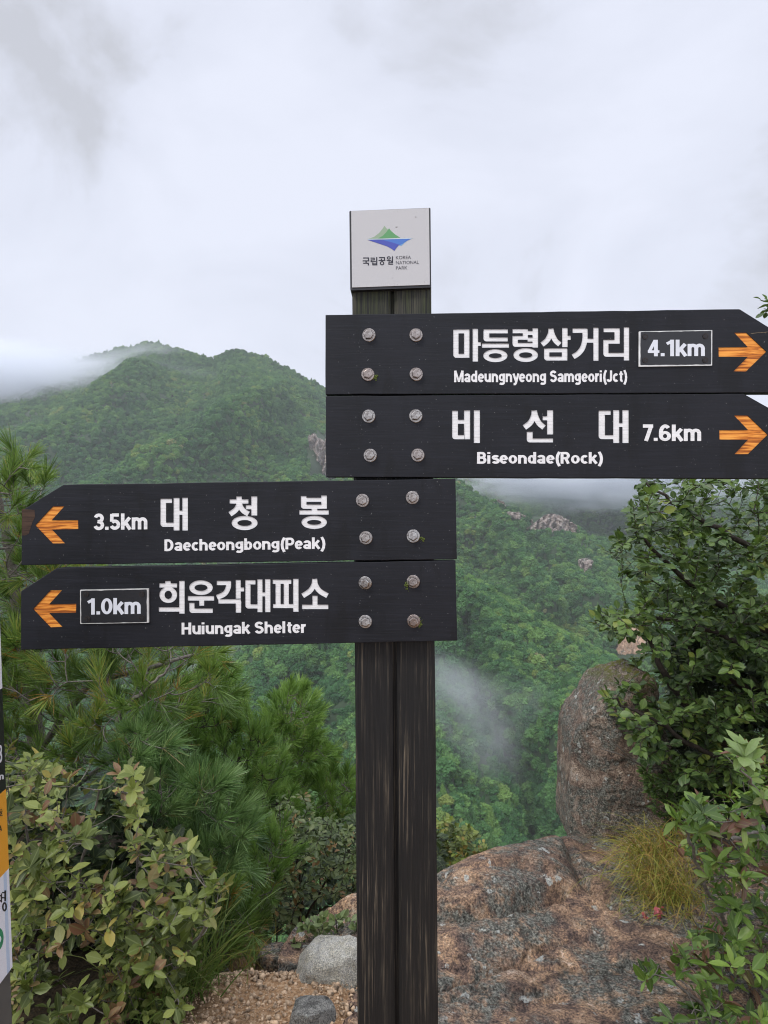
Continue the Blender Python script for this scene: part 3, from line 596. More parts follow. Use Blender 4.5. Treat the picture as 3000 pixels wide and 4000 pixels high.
# ---- strokes of the routed Korean lettering, read off enlargements with origin (ox, oy) and scale q
def hangul(pr, ox, oy, q, items, d0, d1, pt=OFF):
    T = lambda p: [(ox + a * q, oy + b * q) for a, b in p]; gw = 3.5 if pt is OFF and q > 0.2 else 0
    for it in items:
        k = it[0]
        if k == 'R':
            x0, y0, x1, y1 = it[1:]; x0 -= gw; y0 -= gw; x1 += gw; y1 += gw; pr.poly(T([(x0, y0), (x1, y0), (x1, y1), (x0, y1)]), d0, d1, pt)
        elif k == 'E':
            x0, y0, x1, y1, th, tv = it[1:]; x0 -= gw; y0 -= gw; x1 += gw; y1 += gw; th += 2 * gw; tv += 2 * gw; a = np.linspace(0, 2 * np.pi, 48, endpoint=False)
            cx, cy, rx, ry = (x0 + x1) / 2, (y0 + y1) / 2, (x1 - x0) / 2, (y1 - y0) / 2
            pr.ring(T(zip(cx + rx * np.cos(a), cy + ry * np.sin(a))), T(zip(cx + (rx - th) * np.cos(a), cy + (ry - tv) * np.sin(a))), d0, d1, pt)
        elif k == 'C':
            l, r_ = thick(curve(it[2]), it[1] + 2 * gw); pr.ring(T(l), T(r_), d0, d1, pt, False)
        elif k == 'L':      # bar with a rounded lower left corner:  vertical x0..x1 from y0 down to y2, foot y1..y2 out to x2
            x0, y0, x1, x2, y1, y2 = it[1:]; x0 -= gw; x1 += gw; y1 -= gw; y2 += gw; a = np.linspace(np.pi / 2, np.pi, 7); rr = min(55, (x1 - x0) * .7)
            arc = [(x0 + rr + rr * np.cos(t), y2 - rr + rr * np.sin(t)) for t in a]
            pr.poly(T([(x0, y0), (x1, y0), (x1, y1), (x2, y1), (x2, y2)] + arc), d0, d1, pt)
Q = 368 / 1659.0
HB1 = [(1740, 1260, [('L', 140, 122, 228, 330, 550, 616), ('R', 330, 122, 420, 616), ('R', 200, 122, 345, 186), ('R', 482, 108, 572, 682), ('R', 550, 343, 622, 406),
  ('L', 672, 150, 770, 1100, 262, 328), ('R', 675, 120, 1098, 186), ('R', 645, 370, 1117, 438), ('E', 668, 470, 1090, 692, 95, 66),
  ('R', 1185, 115, 1452, 184), ('R', 1365, 130, 1452, 290), ('R', 1183, 234, 1452, 298), ('L', 1183, 250, 1275, 1560, 357, 424), ('R', 1537, 100, 1630, 436), ('R', 1458, 148, 1560, 214), ('R', 1450, 264, 1560, 330), ('E', 1200, 450, 1628, 690, 95, 70)]),
 (2100, 1260, [('C', 86, [(236, 105), (228, 190), (172, 305), (78, 388)]), ('C', 86, [(236, 105), (258, 200), (315, 312), (393, 386)]), ('R', 435, 95, 527, 428), ('R', 505, 232, 582, 300),
  ('L', 116, 455, 206, 440, 598, 664), ('R', 430, 455, 523, 664), ('R', 180, 455, 450, 520),
  ('R', 620, 105, 870, 178), ('C', 88, [(836, 106), (834, 290), (795, 440), (720, 540), (624, 602)]), ('R', 985, 90, 1072, 667), ('R', 850, 284, 1000, 350),
  ('R', 1165, 100, 1447, 165), ('R', 1357, 110, 1447, 360), ('R', 1160, 304, 1447, 368), ('L', 1160, 320, 1248, 1535, 533, 598), ('R', 1522, 85, 1612, 663)])]
HB2 = [(1740, 1580, [('L', 120, 108, 218, 345, 540, 608), ('R', 330, 106, 432, 608), ('R', 200, 270, 345, 336), ('R', 503, 102, 605, 674),
  ('C', 92, [(1564, 106), (1555, 200), (1495, 320), (1390, 405)]), ('C', 92, [(1564, 106), (1588, 205), (1648, 325), (1738, 405)]), ('L', 1435, 480, 1535, 1897, 600, 664), ('R', 1793, 102, 1895, 523), ('R', 1715, 208, 1810, 274)]),
 (2100, 1580, [('R', 1080, 110, 1287, 178), ('L', 1078, 130, 1186, 1345, 540, 606), ('R', 1335, 100, 1437, 674), ('R', 1497, 100, 1602, 674), ('R', 1420, 328, 1510, 392)])]
HB3 = [(580, 1920, [('R', 212, 130, 410, 198), ('L', 210, 150, 306, 460, 550, 618), ('R', 442, 115, 542, 682), ('R', 595, 112, 690, 682), ('R', 530, 338, 610, 406),
  ('R', 1548, 90, 1640, 160), ('R', 1430, 140, 1756, 208), ('C', 88, [(1595, 190), (1575, 262), (1522, 335), (1432, 400)]), ('C', 88, [(1595, 190), (1622, 275), (1680, 345), (1762, 394)]), ('R', 1811, 88, 1911, 418), ('R', 1715, 243, 1823, 308), ('E', 1465, 430, 1917, 676, 98, 68)]),
 (940, 1920, [('L', 1062, 80, 1155, 1440, 232, 300), ('R', 1420, 72, 1515, 298), ('R', 1140, 112, 1440, 178), ('R', 1252, 290, 1345, 345), ('R', 1035, 332, 1547, 402), ('E', 1073, 428, 1515, 655, 95, 68)])]
HB4 = [(600, 2250, [('R', 203, 90, 297, 145), ('R', 102, 132, 410, 200), ('E', 102, 192, 410, 472, 88, 66), ('R', 92, 553, 470, 625), ('R', 450, 88, 542, 660),
  ('E', 627, 78, 1037, 332, 90, 68), ('R', 603, 355, 1062, 430), ('R', 803, 420, 887, 522), ('L', 628, 472, 716, 1042, 575, 648),
  ('R', 1113, 88, 1350, 158), ('C', 86, [(1317, 88), (1312, 200), (1250, 310), (1112, 378)]), ('R', 1447, 72, 1530, 395), ('R', 1510, 205, 1590, 270), ('R', 1140, 410, 1532, 482), ('R', 1447, 440, 1538, 642)]),
 (940, 2250, [('R', 83, 75, 257, 145), ('L', 83, 95, 170, 310, 500, 570), ('R', 296, 62, 380, 634), ('R', 430, 58, 520, 634), ('R', 370, 290, 440, 355),
  ('R', 566, 68, 888, 136), ('R', 615, 120, 700, 510), ('R', 760, 120, 845, 510), ('R', 570, 496, 940, 562), ('R', 925, 52, 1015, 626),
  ('C', 85, [(1302, 50), (1290, 150), (1220, 262), (1090, 350)]), ('C', 85, [(1302, 50), (1318, 155), (1392, 265), (1530, 348)]), ('R', 1265, 350, 1350, 520), ('R', 1082, 508, 1540, 580)])]
# ---- bold grotesque figures and Latin letters as stroke skeletons (cap height 1, baseline 0)
def arc(cx, cy, rx, ry, a0, a1, n=15):
    a = np.radians(np.linspace(a0, a1, n)); return [(cx + rx * math.cos(t), cy + ry * math.sin(t)) for t in a]
def el(cx, cy, rx, ry): return ('o', cx, cy, rx, ry)
W = 0.2
GL = {
 'n': (.70, [[(.1, 0), (.1, .74)], arc(.3, .42, .2, .22, 170, 0) + [(.5, 0)]]), 'u': (.70, [[(.1, .74)] + arc(.3, .31, .2, .21, 180, 350), [(.5, 0), (.5, .74)]]),
 'm': (1.0, [[(.1, 0), (.1, .74)], arc(.275, .46, .175, .19, 170, 0) + [(.45, 0)], arc(.625, .46, .175, .19, 175, 0) + [(.80, 0)]]),
 'a': (.66, [arc(.28, .50, .18, .155, 165, 0) + [(.46, 0)], el(.27, .21, .17, .125)]), 'd': (.68, [el(.28, .37, .18, .275), [(.48, 0), (.48, 1)]]),
 'b': (.68, [[(.1, 0), (.1, 1)], el(.3, .37, .18, .275)]), 'e': (.65, [arc(.29, .37, .19, .28, 0, 318, 26), ([(.12, .37), (.5, .37)], .13)]),
 'o': (.69, [el(.3, .37, .2, .28)]), 'c': (.60, [arc(.29, .37, .19, .28, 48, 312, 24)]), 'g': (.68, [el(.28, .41, .18, .235), [(.48, .74), (.48, -.03)] + arc(.28, -.03, .2, .12, 0, -150)[1:]]),
 'y': (.62, [[(.06, .74), (.30, .08)], [(.53, .74), (.28, -.10), (.2, -.17), (.08, -.17)]]), 'r': (.46, [[(.1, 0), (.1, .74)], arc(.32, .43, .21, .22, 175, 85)]),
 'i': (.33, [[(.1, 0), (.1, .72)], [(.1, .84), (.1, 1)]]), 'l': (.33, [[(.1, 0), (.1, 1)]]), 'h': (.70, [[(.1, 0), (.1, 1)], arc(.3, .42, .2, .22, 170, 0) + [(.5, 0)]]),
 'k': (.66, [[(.1, 0), (.1, 1)], [(.14, .28), (.50, .74)], [(.25, .45), (.53, 0)]]), 's': (.58, [arc(.28, .53, .17, .115, 25, 270) + arc(.28, .23, .18, .145, 90, -160)[1:]]),
 'S': (.76, [arc(.33, .72, .215, .185, 22, 270) + arc(.33, .31, .23, .22, 90, -160)[1:]]), 't': (.46, [[(.2, .92), (.2, .22)] + arc(.33, .21, .13, .12, 180, 275), ([(.03, .67), (.4, .67)], .14)]),
 '(': (.40, [[(.30, 1.02), (.17, .72), (.13, .4), (.17, .08), (.30, -.22)]]), ')': (.40, [[(.08, 1.02), (.21, .72), (.25, .4), (.21, .08), (.08, -.22)]]),
 'J': (.60, [[(.4, 1), (.4, .28)] + arc(.23, .28, .17, .19, 0, -165)[1:]]),
 'B': (.75, [[(.11, 0), (.11, 1)], [(.11, .91), (.36, .91)] + arc(.36, .715, .15, .195, 90, -90)[1:] + [(.11, .52)], [(.11, .52), (.37, .52)] + arc(.37, .305, .18, .215, 90, -90)[1:] + [(.11, .09)]]),
 'R': (.76, [[(.11, 0), (.11, 1)], [(.11, .91), (.36, .91)] + arc(.36, .69, .18, .22, 90, -90)[1:] + [(.11, .47)], [(.36, .47), (.54, 0)]]),
 'P': (.72, [[(.11, 0), (.11, 1)], [(.11, .91), (.36, .91)] + arc(.36, .67, .19, .24, 90, -90)[1:] + [(.11, .43)]]),
 'D': (.77, [[(.11, 0), (.11, 1)], [(.11, .91), (.28, .91)] + arc(.28, .5, .28, .41, 90, -90)[1:] + [(.11, .09)]]),
 'M': (.98, [[(.1, 0), (.1, 1)], [(.78, 0), (.78, 1)], ([(.12, 1), (.44, .04)], .17), ([(.76, 1), (.44, .04)], .17)]), 'H': (.82, [[(.11, 0), (.11, 1)], [(.6, 0), (.6, 1)], [(.11, .52), (.6, .52)]]),
 '0': (.72, [el(.32, .5, .22, .41)]), '1': (.56, [[(.34, 0), (.34, 1)], ([(.36, .93), (.06, .75)], .17)]),
 '3': (.68, [arc(.29, .715, .19, .2, 165, -80) + [(.22, .515)], [(.22, .515)] + arc(.29, .29, .21, .205, 80, -165)]),
 '4': (.72, [[(.44, 0), (.44, 1)], ([(.40, .97), (.09, .28)], .17), ([(.02, .28), (.62, .28)], .16)]),
 '5': (.70, [[(.14, .91), (.54, .91)], [(.14, .98), (.13, .50)], arc(.31, .31, .21, .22, 140, -160)]),
 '6': (.72, [el(.33, .3, .21, .215), [(.11, .3)] + arc(.34, .5, .225, .41, 175, 45)]), '7': (.62, [[(.03, .91), (.56, .91)], [(.47, .95), (.19, 0)]]),
 '8': (.70, [el(.31, .72, .18, .19), el(.31, .29, .21, .2)]), '.': (.30, [[(.11, 0), (.11, .19)]]), ' ': (.32, []), 'A': (.78, [[(.06, 0), (.37, 1)], [(.68, 0), (.37, 1)], ([(.18, .3), (.56, .3)], .16)]),
}
def latin(pr, text, x0, y0, x1, y1, cap, d0, d1, pt=OFF, w=W):
    """set text between (x0, y0) and (x1, y1) on the baseline with the given cap height"""
    TR = 0.035; adv = sum(GL[c][0] - TR for c in text); last = 0.1 - TR - 0.03; sx = (x1 - x0) / (adv - last); u = 0.0
    f = lambda p, off: (x0 + (off + p[0]) * sx, y0 + (y1 - y0) * ((off + p[0]) * sx / (x1 - x0)) - p[1] * cap)
    for c in text:
        a, st = GL[c]
        for q in st:
            ww = w
            if isinstance(q, tuple) and q[0] == 'o':
                t = np.linspace(0, 2 * np.pi, 30, endpoint=False); _, cx, cy, rx, ry = q; wv = ww * 0.86
                pr.ring([f((cx + (rx + ww / 2) * math.cos(k), cy + (ry + wv / 2) * math.sin(k)), u) for k in t],
                        [f((cx + (rx - ww / 2) * math.cos(k), cy + (ry - wv / 2) * math.sin(k)), u) for k in t], d0, d1, pt)
                continue
            if isinstance(q, tuple): q, ww = q
            l, r_ = thick(q, ww); pr.ring([f(p, u) for p in l], [f(p, u) for p in r_], d0, d1, pt, False)
        u += a - TR
post = empty("signpost", SP(1545, 4000, 0.06) * [1, 1, 0], "dark timber trail signpost carrying four bilingual direction boards and a square park plaque", "signpost")
def solid_bool(me, cut, op, solver='EXACT'):
    a = bpy.data.objects.new("work", me); b = bpy.data.objects.new("work", cut); COL.objects.link(a); COL.objects.link(b)
    md = a.modifiers.new("b", 'BOOLEAN'); md.operation = op; md.object = b; md.solver = solver; md.use_self = True
    dg = bpy.context.evaluated_depsgraph_get(); dg.update()
    r = bpy.data.meshes.new_from_object(a.evaluated_get(dg)); bpy.data.objects.remove(a); bpy.data.objects.remove(b); return r
def shift(me, o): me.transform(Matrix.Translation([-float(c) for c in o])); me.update(); return me
def rounded(pts, r=3.0):
    out = []; n = len(pts)
    for i in range(n):
        p, a, b = np.array(pts[i], float), np.array(pts[i - 1], float), np.array(pts[(i + 1) % n], float)
        u, v = unit(a - p), unit(b - p)
        for t in (0, .25, .5, .75, 1): out.append(tuple(p + u * r * (1 - t) ** 2 + v * r * t ** 2))
    return out
def wobble(pts, amp, seg=60, seed=0):
    """break straight sawn edges a little"""
    r = np.random.default_rng(seed); out = []; n = len(pts)
    for i in range(n):
        a, b = np.array(pts[i], float), np.array(pts[(i + 1) % n], float); k = max(1, int(np.hypot(*(b - a)) / seg))
        for j in range(k): out.append(tuple(a + (b - a) * j / k + (r.normal(0, amp, 2) if j else 0)))
    return out
def board(name, outline, words, lat, arrow, label, seed):
    o = SP(*np.mean(np.array(outline), 0)); cutd = 0.0018
    body = Prims(); body.poly(wobble(rounded(outline, 4), 0.5, 70, seed), 0, 0.028); me = body.bm_mesh(name)
    b = bmesh.new(); b.from_mesh(me)
    front = max(b.faces, key=lambda f: len(f.verts) * 1e6 - f.calc_center_median().y)
    bmesh.ops.bevel(b, geom=[e for e in front.edges], offset=0.0012, segments=2, affect='EDGES', profile=0.5); b.to_mesh(me); b.free()
    cut = Prims(); arr = Prims()
    for ox, oy, it in words: hangul(cut, ox, oy, Q, it, -0.002, cutd)
    arr.poly(arrow, -0.002, cutd)
    plate = Prims(); plate.poly(outline, cutd - 0.0004, cutd - 0.0001)
    cm, am = cut.bm_mesh("c"), arr.bm_mesh("c")
    me = solid_bool(me, cm, 'DIFFERENCE'); me = solid_bool(me, am, 'DIFFERENCE')
    let = solid_bool(plate.bm_mesh("p"), cm, 'INTERSECT'); ar = solid_bool(plate.bm_mesh("p"), am, 'INTERSECT')
    lt = Prims()
    for a in lat: latin(lt, *a, -0.0003, 0.001)
    lb = bmesh.new(); lb.from_mesh(let); lb.from_mesh(lt.bm_mesh("l")); lb.to_mesh(let); lb.free()
    bo = link(name, shift(me, o), MB, post, o); bo['label'] = label
    link("lettering", shift(let, o), MW, bo, o); link("arrow", shift(ar, o), MO, bo, o)
    return bo
SA = 320 / 1287.0; SB = 368 / 1357.0
ar1 = [(2680 + a * SA, 1270 + b * SA) for a, b in [(510, 350), (968, 342), (755, 118), (945, 118), (1262, 415), (945, 727), (745, 725), (970, 497), (512, 497)]]
ar2 = [(2680 + a * SA, 1270 + b * SA) for a, b in [(522, 1650), (972, 1645), (752, 1418), (965, 1418), (1283, 1722), (975, 2027), (760, 2027), (972, 1800), (525, 1797)]]
ar3 = [(80 + a * SB, 1920 + b * SB) for a, b in [(830, 412), (450, 412), (632, 212), (465, 215), (212, 487), (462, 748), (640, 745), (455, 548), (832, 540)]]
ar4 = [(80 + a * SB, 1920 + b * SB) for a, b in [(803, 1617), (415, 1622), (600, 1420), (435, 1420), (180, 1693), (432, 1957), (605, 1950), (415, 1752), (800, 1745)]]
k_ = K
b1 = board("direction_board", [(703 * k_, 680 * k_), (1598 * k_, 667.5 * k_), (1690 * k_, 725 * k_), (1690 * k_, 848 * k_), (703 * k_, 852 * k_)], HB1,
           [("Madeungnyeong Samgeori(Jct)", 1774, 1493, 2449, 1492, 45)], ar1, "topmost board with an arrow pointing right and a screwed 4.1km plate", 1)
b2 = board("direction_board", [(703.5 * k_, 855.5 * k_), (1607 * k_, 850.5 * k_), (1696 * k_, 900 * k_), (1696 * k_, 1034 * k_), (704.5 * k_, 1030.5 * k_)], HB2,
           [("Biseondae(Rock)", 1863, 1811, 2354, 1811, 45), ("7.6km", 2509, 1722.6, 2741, 1722.6, 64)], ar2, "second board from the top with an arrow pointing right and carved 7.6km", 2)
b3 = board("direction_board", [(137 * k_, 1047 * k_), (984 * k_, 1034 * k_), (987 * k_, 1208 * k_), (46 * k_, 1221 * k_), (47 * k_, 1103 * k_)], HB3,
           [("Daecheongbong(Peak)", 642, 2152.5, 1270, 2143.6, 45), ("3.5km", 366.5, 2070, 577.7, 2067.5, 63)], ar3, "upper board with an arrow pointing left and carved 3.5km", 3)
b4 = board("direction_board", [(123 * k_, 1227 * k_), (984 * k_, 1210.5 * k_), (988 * k_, 1384 * k_), (44.5 * k_, 1404 * k_), (45 * k_, 1277 * k_)], HB4,
           [("Huiungak Shelter", 709, 2478.5, 1197, 2472, 46)], ar4, "lowest board with an arrow pointing left and a screwed 1.0km plate", 4)
def patch(pts, mat, name, bo, d=-0.0003):
    p = Prims(); p.poly(pts, d, 0.0005); o = ORG[bo.name]; return link(name, shift(p.bm_mesh(name), o), mat, bo, o)
MBARE = m_routed("exposed_brown_wood", [(0.3, (0.022, 0.012, 0.008)), (0.7, (0.085, 0.048, 0.030))], 4, 0.8)
MCRK = plain("split_wood", (0.20, 0.15, 0.09), 0.8, var=0.5, scale=300)
patch([(86, 1988), (135, 1992), (137, 2020), (126, 2042), (119, 2065), (112, 2085), (97, 2092), (85, 2092)], MBARE, "bare_wood_patch", b3)
l_, r_ = thick([(2933, 1303), (2960, 1300), (2985, 1299), (3010, 1294), (3040, 1291)], 1.6); patch(list(map(tuple, l_)) + list(map(tuple, r_[::-1])), MCRK, "split", b1)
# ---- bolts: one mesh, copied to every board
def bolt_mesh():
    b = bmesh.new()
    def lathe(prof, n, rot=0.0):
        rings = [[b.verts.new((r * math.cos(2 * math.pi * (i + .5) / n + rot), -y, r * math.sin(2 * math.pi * (i + .5) / n + rot))) for i in range(n)] for r, y in prof]
        for a, c in zip(rings[:-1], rings[1:]):
            for i in range(n): b.faces.new((a[i], a[(i + 1) % n], c[(i + 1) % n], c[i]))
        b.faces.new(rings[-1])
    lathe([(.0132, 0.0), (.0132, .0014), (.0124, .0022), (.0095, .0024)], 32)
    lathe([(.0100, .0024), (.0100, .0086), (.0093, .0096), (.0078, .0100)], 6)
    bmesh.ops.recalc_face_normals(b, faces=b.faces); me = bpy.data.meshes.new("bolt"); b.to_mesh(me); b.free(); me.materials.append(MST); return me
BOLT = bolt_mesh()
def bolts(bo, pts):
    for k, (x, y) in enumerate(pts):
        o = bpy.data.objects.new("bolt", BOLT); COL.objects.link(o); o.parent = bo
        w = SP(x, y); o.location = tuple(w - ORG[bo.name]); o.rotation_euler = (math.sin(x * 1.7 + y) * 0.07, (x * 7 + y * 3) % 60 / 57.3, -YAW + math.cos(x + y * 2.3) * 0.06); ORG[o.name] = w
bolts(b1, [(1441, 1309), (1625, 1309), (1437, 1463), (1626, 1462)]); bolts(b2, [(1440, 1626), (1624, 1625), (1446, 1779), (1632, 1778)])
bolts(b3, [(1416, 1955), (1611, 1944), (1429, 2101), (1614, 2094)]); bolts(b4, [(1426, 2277), (1614, 2272), (1427, 2428), (1616, 2426)])
# ---- screwed distance plates
def dist_plate(bo, ox, oy, rect, face, text, screws):
    T = lambda p: [(ox + a * Q, oy + b * Q) for a, b in p]; o = ORG[bo.name]
    p = Prims(); p.poly(rounded(T(rect), 2), -0.0035, 0.0005); pl = link("distance_plate", shift(p.bm_mesh("distance_plate"), o), [MEDGE, MK, MVIN, MSCR], bo, o)
    mats = [0] * len(p.F); q = Prims(); q.V, q.F = p.V, p.F
    def add(n0): mats.extend([n0] * (len(q.F) - len(mats)))
    q.poly(wobble(rounded(T(face), 4), 0.45, 14, 3), -0.0038, -0.0034); add(1)
    latin(q, text[0], *text[1], -0.0041, -0.0037); add(2)
    for x, y in T(screws):
        a = np.linspace(0, 2 * np.pi, 16, endpoint=False); q.poly([(x + 11 * math.cos(t), y + 11 * math.sin(t)) for t in a], -0.0052, -0.0037); add(3)
        for dx, dy in ((6, 1.6), (1.6, 6)): q.poly([(x - dx, y - dy), (x + dx, y - dy), (x + dx, y + dy), (x - dx, y + dy)], -0.0055 - 0.0001 * (dx < 3), -0.0050); add(1)
    me = q.bm_mesh("distance_plate"); me.polygons.foreach_set('material_index', np.array(mats, np.int32)); shift(me, o)
    for m in pl.data.materials: me.materials.append(m)
    pl.data = me
dist_plate(b1, 2460, 1270, [(150, 118), (1440, 95), (1437, 718), (148, 738)], [(180, 130), (1422, 108), (1418, 700), (176, 712)],
           ("4.1km", (2526.5, 1393.5, 2752, 1392.4, 64)), [(258, 212), (1317, 203), (262, 627), (1315, 625)])
dist_plate(b4, 280, 2270, [(162, 150), (1365, 125), (1370, 728), (165, 748)], [(178, 168), (1335, 142), (1335, 716), (182, 738)],
           ("1.0km", (342.8, 2399.8, 554.6, 2396.4, 63)), [(268, 222), (1250, 225), (293, 658), (1255, 640)])
# ---- two planks with a dark recess between them, and the plaque box on top
def plank(name, xt0, xt1, xb0, xb1, ytop, d0, d1, seed):
    n = 70; prof = []; V = []
    m = 13
    for k in range(n):
        t = k / (n - 1); y = ytop + (6400 - ytop) * t; u = (y - 1180) / 2820
        x0, x1 = xt0 + (xb0 - xt0) * u, xt1 + (xb1 - xt1) * u
        row = []
        for j in range(m):                       # front edge with worn corners and slight cupping
            s = j / (m - 1); x = x0 + (x1 - x0) * s; e = min(s, 1 - s)
            d = d0 + 0.004 * max(0, 1 - e / 0.07) ** 2
            p = OFP(x, y, d); row.append(p)
        row.append(OFP(x1, y, d1)); row.append(OFP(x0, y, d1)); V.append(row)
    V = np.array(V); q = V.reshape(-1, 3); g = fbm(q * [180, 60, 4] + seed, 3) * 0.0011 + fbm(q * [25, 10, 3] + seed, 2) * 0.0014
    V[..., 1] += g.reshape(V.shape[:2]); V[..., 0] += (fbm(q * [9, 9, 5] + seed + 5, 3) * 0.0012).reshape(V.shape[:2])
    w = m + 2; F = []
    for k in range(n - 1):
        for j in range(w): F.append((k * w + j, (k + 1) * w + j, (k + 1) * w + (j + 1) % w, k * w + (j + 1) % w))
    F.append(tuple(range(w))); F.append(tuple(range((n - 1) * w, n * w))[::-1])
    return mk(name, V.reshape(-1, 3), F, MP, post, origin=np.array([0, 0, 0.0]))
plank("post_plank", 1376, 1526, 1396, 1541, 1100, 0.0285, 0.105, 1.0)
plank("post_plank", 1540, 1686, 1560, 1712, 1100, 0.0285, 0.105, 4.0)
plank("spacer", 1518, 1550, 1534, 1568, 1104, 0.042, 0.10, 7.0)
def plaque():
    s1 = 900 / 1659.0; T1 = lambda p: [(1200 + a * s1, 780 + b * s1) for a, b in p]
    o = SP(1525, 975); c = Prims(); c.poly(rounded(T1([(303, 80), (888, 57), (893, 630), (310, 652)]), 5), 0.016, 0.115, OFQ); me = c.bm_mesh("plaque_box")
    bx = link("plaque_box", shift(me, o), plain("charcoal_plaque_box", (0.022, 0.021, 0.025), 0.5), post, o)
    f = Prims(); f.poly(rounded(T1([(317, 83), (877, 62), (883, 613), (323, 633)]), 2), 0.014, 0.018, OFQ); link("face_plate", shift(f.bm_mesh("face_plate"), o), MPLQ, bx, o)
    s2 = 280 / 1659.0; T2 = lambda p: [(1380 + a * s2, 860 + b * s2) for a, b in p]
    e = Prims(); mi = []
    def lay(pts, m, d):
        n0 = len(e.F); e.poly(T2(pts), 0.0138 - d, 0.0142, OFQ); mi.extend([m] * (len(e.F) - n0))
    lay([(345, 438), (480, 392), (600, 300), (690, 190), (720, 132), (760, 185), (870, 290), (1000, 360), (1085, 408), (700, 428)], 0, 0)
    lay([(560, 432), (680, 370), (760, 290), (828, 195), (880, 260), (980, 345), (1085, 408), (800, 424)], 1, .00015)
    lay([(335, 457), (345, 440), (1380, 424), (1350, 433)], 2, .0003)
    lay([(1050, 580), (1110, 602), (1180, 535), (1250, 480), (1130, 540)], 3, .0001)
    lay([(600, 461), (1350, 432), (1230, 490), (1150, 545), (1060, 590), (900, 530), (720, 480)], 4, .0002)
    lay([(335, 462), (640, 456), (720, 474), (900, 522), (1062, 572), (1000, 645), (950, 716), (890, 670), (780, 610), (560, 535)], 5, .0003)
    em = e.bm_mesh("emblem"); em.polygons.foreach_set('material_index', np.array(mi, np.int32))
    cols = [("pale_green_print", (0.27, 0.36, 0.24)), ("green_print", (0.10, 0.29, 0.11)), ("pale_blue_print", (0.55, 0.66, 0.68)), ("sky_print", (0.16, 0.34, 0.58)), ("blue_print", (0.06, 0.16, 0.48)), ("deep_blue_print", (0.055, 0.075, 0.36))]
    link("emblem", shift(em, o), [plain(n, c_, 0.45, var=0.03) for n, c_ in cols], bx, o)
    L_ = Prims(); D = (0.0136, 0.0142)
    hangul(L_, 1380, 860, s2, [('R', 228, 868, 366, 892), ('R', 340, 868, 366, 945), ('R', 218, 935, 372, 958), ('R', 283, 950, 310, 1000), ('R', 230, 990, 362, 1012), ('R', 338, 990, 362, 1052),
        ('R', 400, 872, 497, 893), ('R', 473, 872, 497, 932), ('R', 405, 913, 497, 934), ('R', 402, 915, 426, 972), ('R', 402, 953, 522, 974), ('R', 530, 860, 556, 1048), ('R', 440, 985, 464, 1048), ('R', 440, 1005, 556, 1020), ('R', 440, 1028, 556, 1048),
        ('R', 597, 860, 735, 882), ('R', 711, 860, 735, 932), ('R', 640, 895, 663, 932), ('R', 585, 926, 742, 948), ('E', 615, 955, 718, 1048, 25, 20),
        ('E', 778, 842, 868, 915, 24, 19), ('R', 772, 925, 882, 945), ('R', 818, 940, 842, 975), ('R', 862, 956, 900, 974), ('R', 895, 842, 920, 995), ('R', 812, 982, 920, 998) , ('R', 812, 985, 836, 1032), ('R', 812, 1014, 920, 1034)], *D, OFQ)
    lm = L_.bm_mesh("lettering"); bl = bmesh.new(); bl.from_mesh(lm)
    for txt, x0, y0, x1, y1 in (("KOREA", 988, 912, 1335, 903), ("NATIONAL", 988, 1030, 1518, 1015), ("PARK", 988, 1152, 1252, 1144)):
        tc = bpy.data.curves.new("t", 'FONT'); tc.body = txt; tc.resolution_u = 3; to = bpy.data.objects.new("t", tc); COL.objects.link(to)
        dg = bpy.context.evaluated_depsgraph_get(); dg.update(); tm = bpy.data.meshes.new_from_object(to.evaluated_get(dg)); bpy.data.objects.remove(to)
        co = np.array([v.co[:] for v in tm.vertices]); mn, mx = co.min(0), co.max(0)
        u = (co[:, 0] - mn[0]) / (mx[0] - mn[0]); v_ = (co[:, 1]) / 0.68 * 76
        for i, vert in enumerate(tm.vertices):
            xx, yy = T2([(x0 + u[i] * (x1 - x0), y0 + u[i] * (y1 - y0) - v_[i])])[0]; vert.co = tuple(OFQ(xx, yy, 0.0137))
        bl.from_mesh(tm); bpy.data.meshes.remove(tm)
    bl.to_mesh(lm); bl.free(); link("lettering", shift(lm, o), MINK, bx, o)
plaque()
# moss around a few bolts
def moss(x, y, w, h, label, seed):
    r = np.random.default_rng(seed); ico = bmesh.new(); bmesh.ops.create_icosphere(ico, subdivisions=1, radius=1)
    bv = np.array([v.co[:] for v in ico.verts]); ico.faces.ensure_lookup_table(); ico.verts.index_update(); bf = np.array([[v.index for v in f.verts] for f in ico.faces]); ico.free(); V, F = [], []
    for k in range(26):
        q = SP(x + r.normal(0, w / 2), y + r.normal(0, h / 2)); V.append(bv * r.uniform(.0008, .002) * (1 + .4 * r.standard_normal((len(bv), 1))) + q); F.append(bf + k * len(bv))
    tag(mk("moss_tuft", np.concatenate(V), np.concatenate(F), MMOSS, origin=SP(x, y)), label, "moss", "moss tufts on the signboards")
moss(1466, 1474, 8, 12, "moss tuft beside the lower left bolt of the topmost board", 1)
moss(1648, 2104, 16, 8, "moss tuft beside the lower right bolt of the 3.5km board", 2)
moss(1590, 2285, 10, 22, "moss tuft left of the upper right bolt of the lowest board", 3)
moss(1640, 2440, 7, 18, "moss tuft right of the lower right bolt of the lowest board", 4)

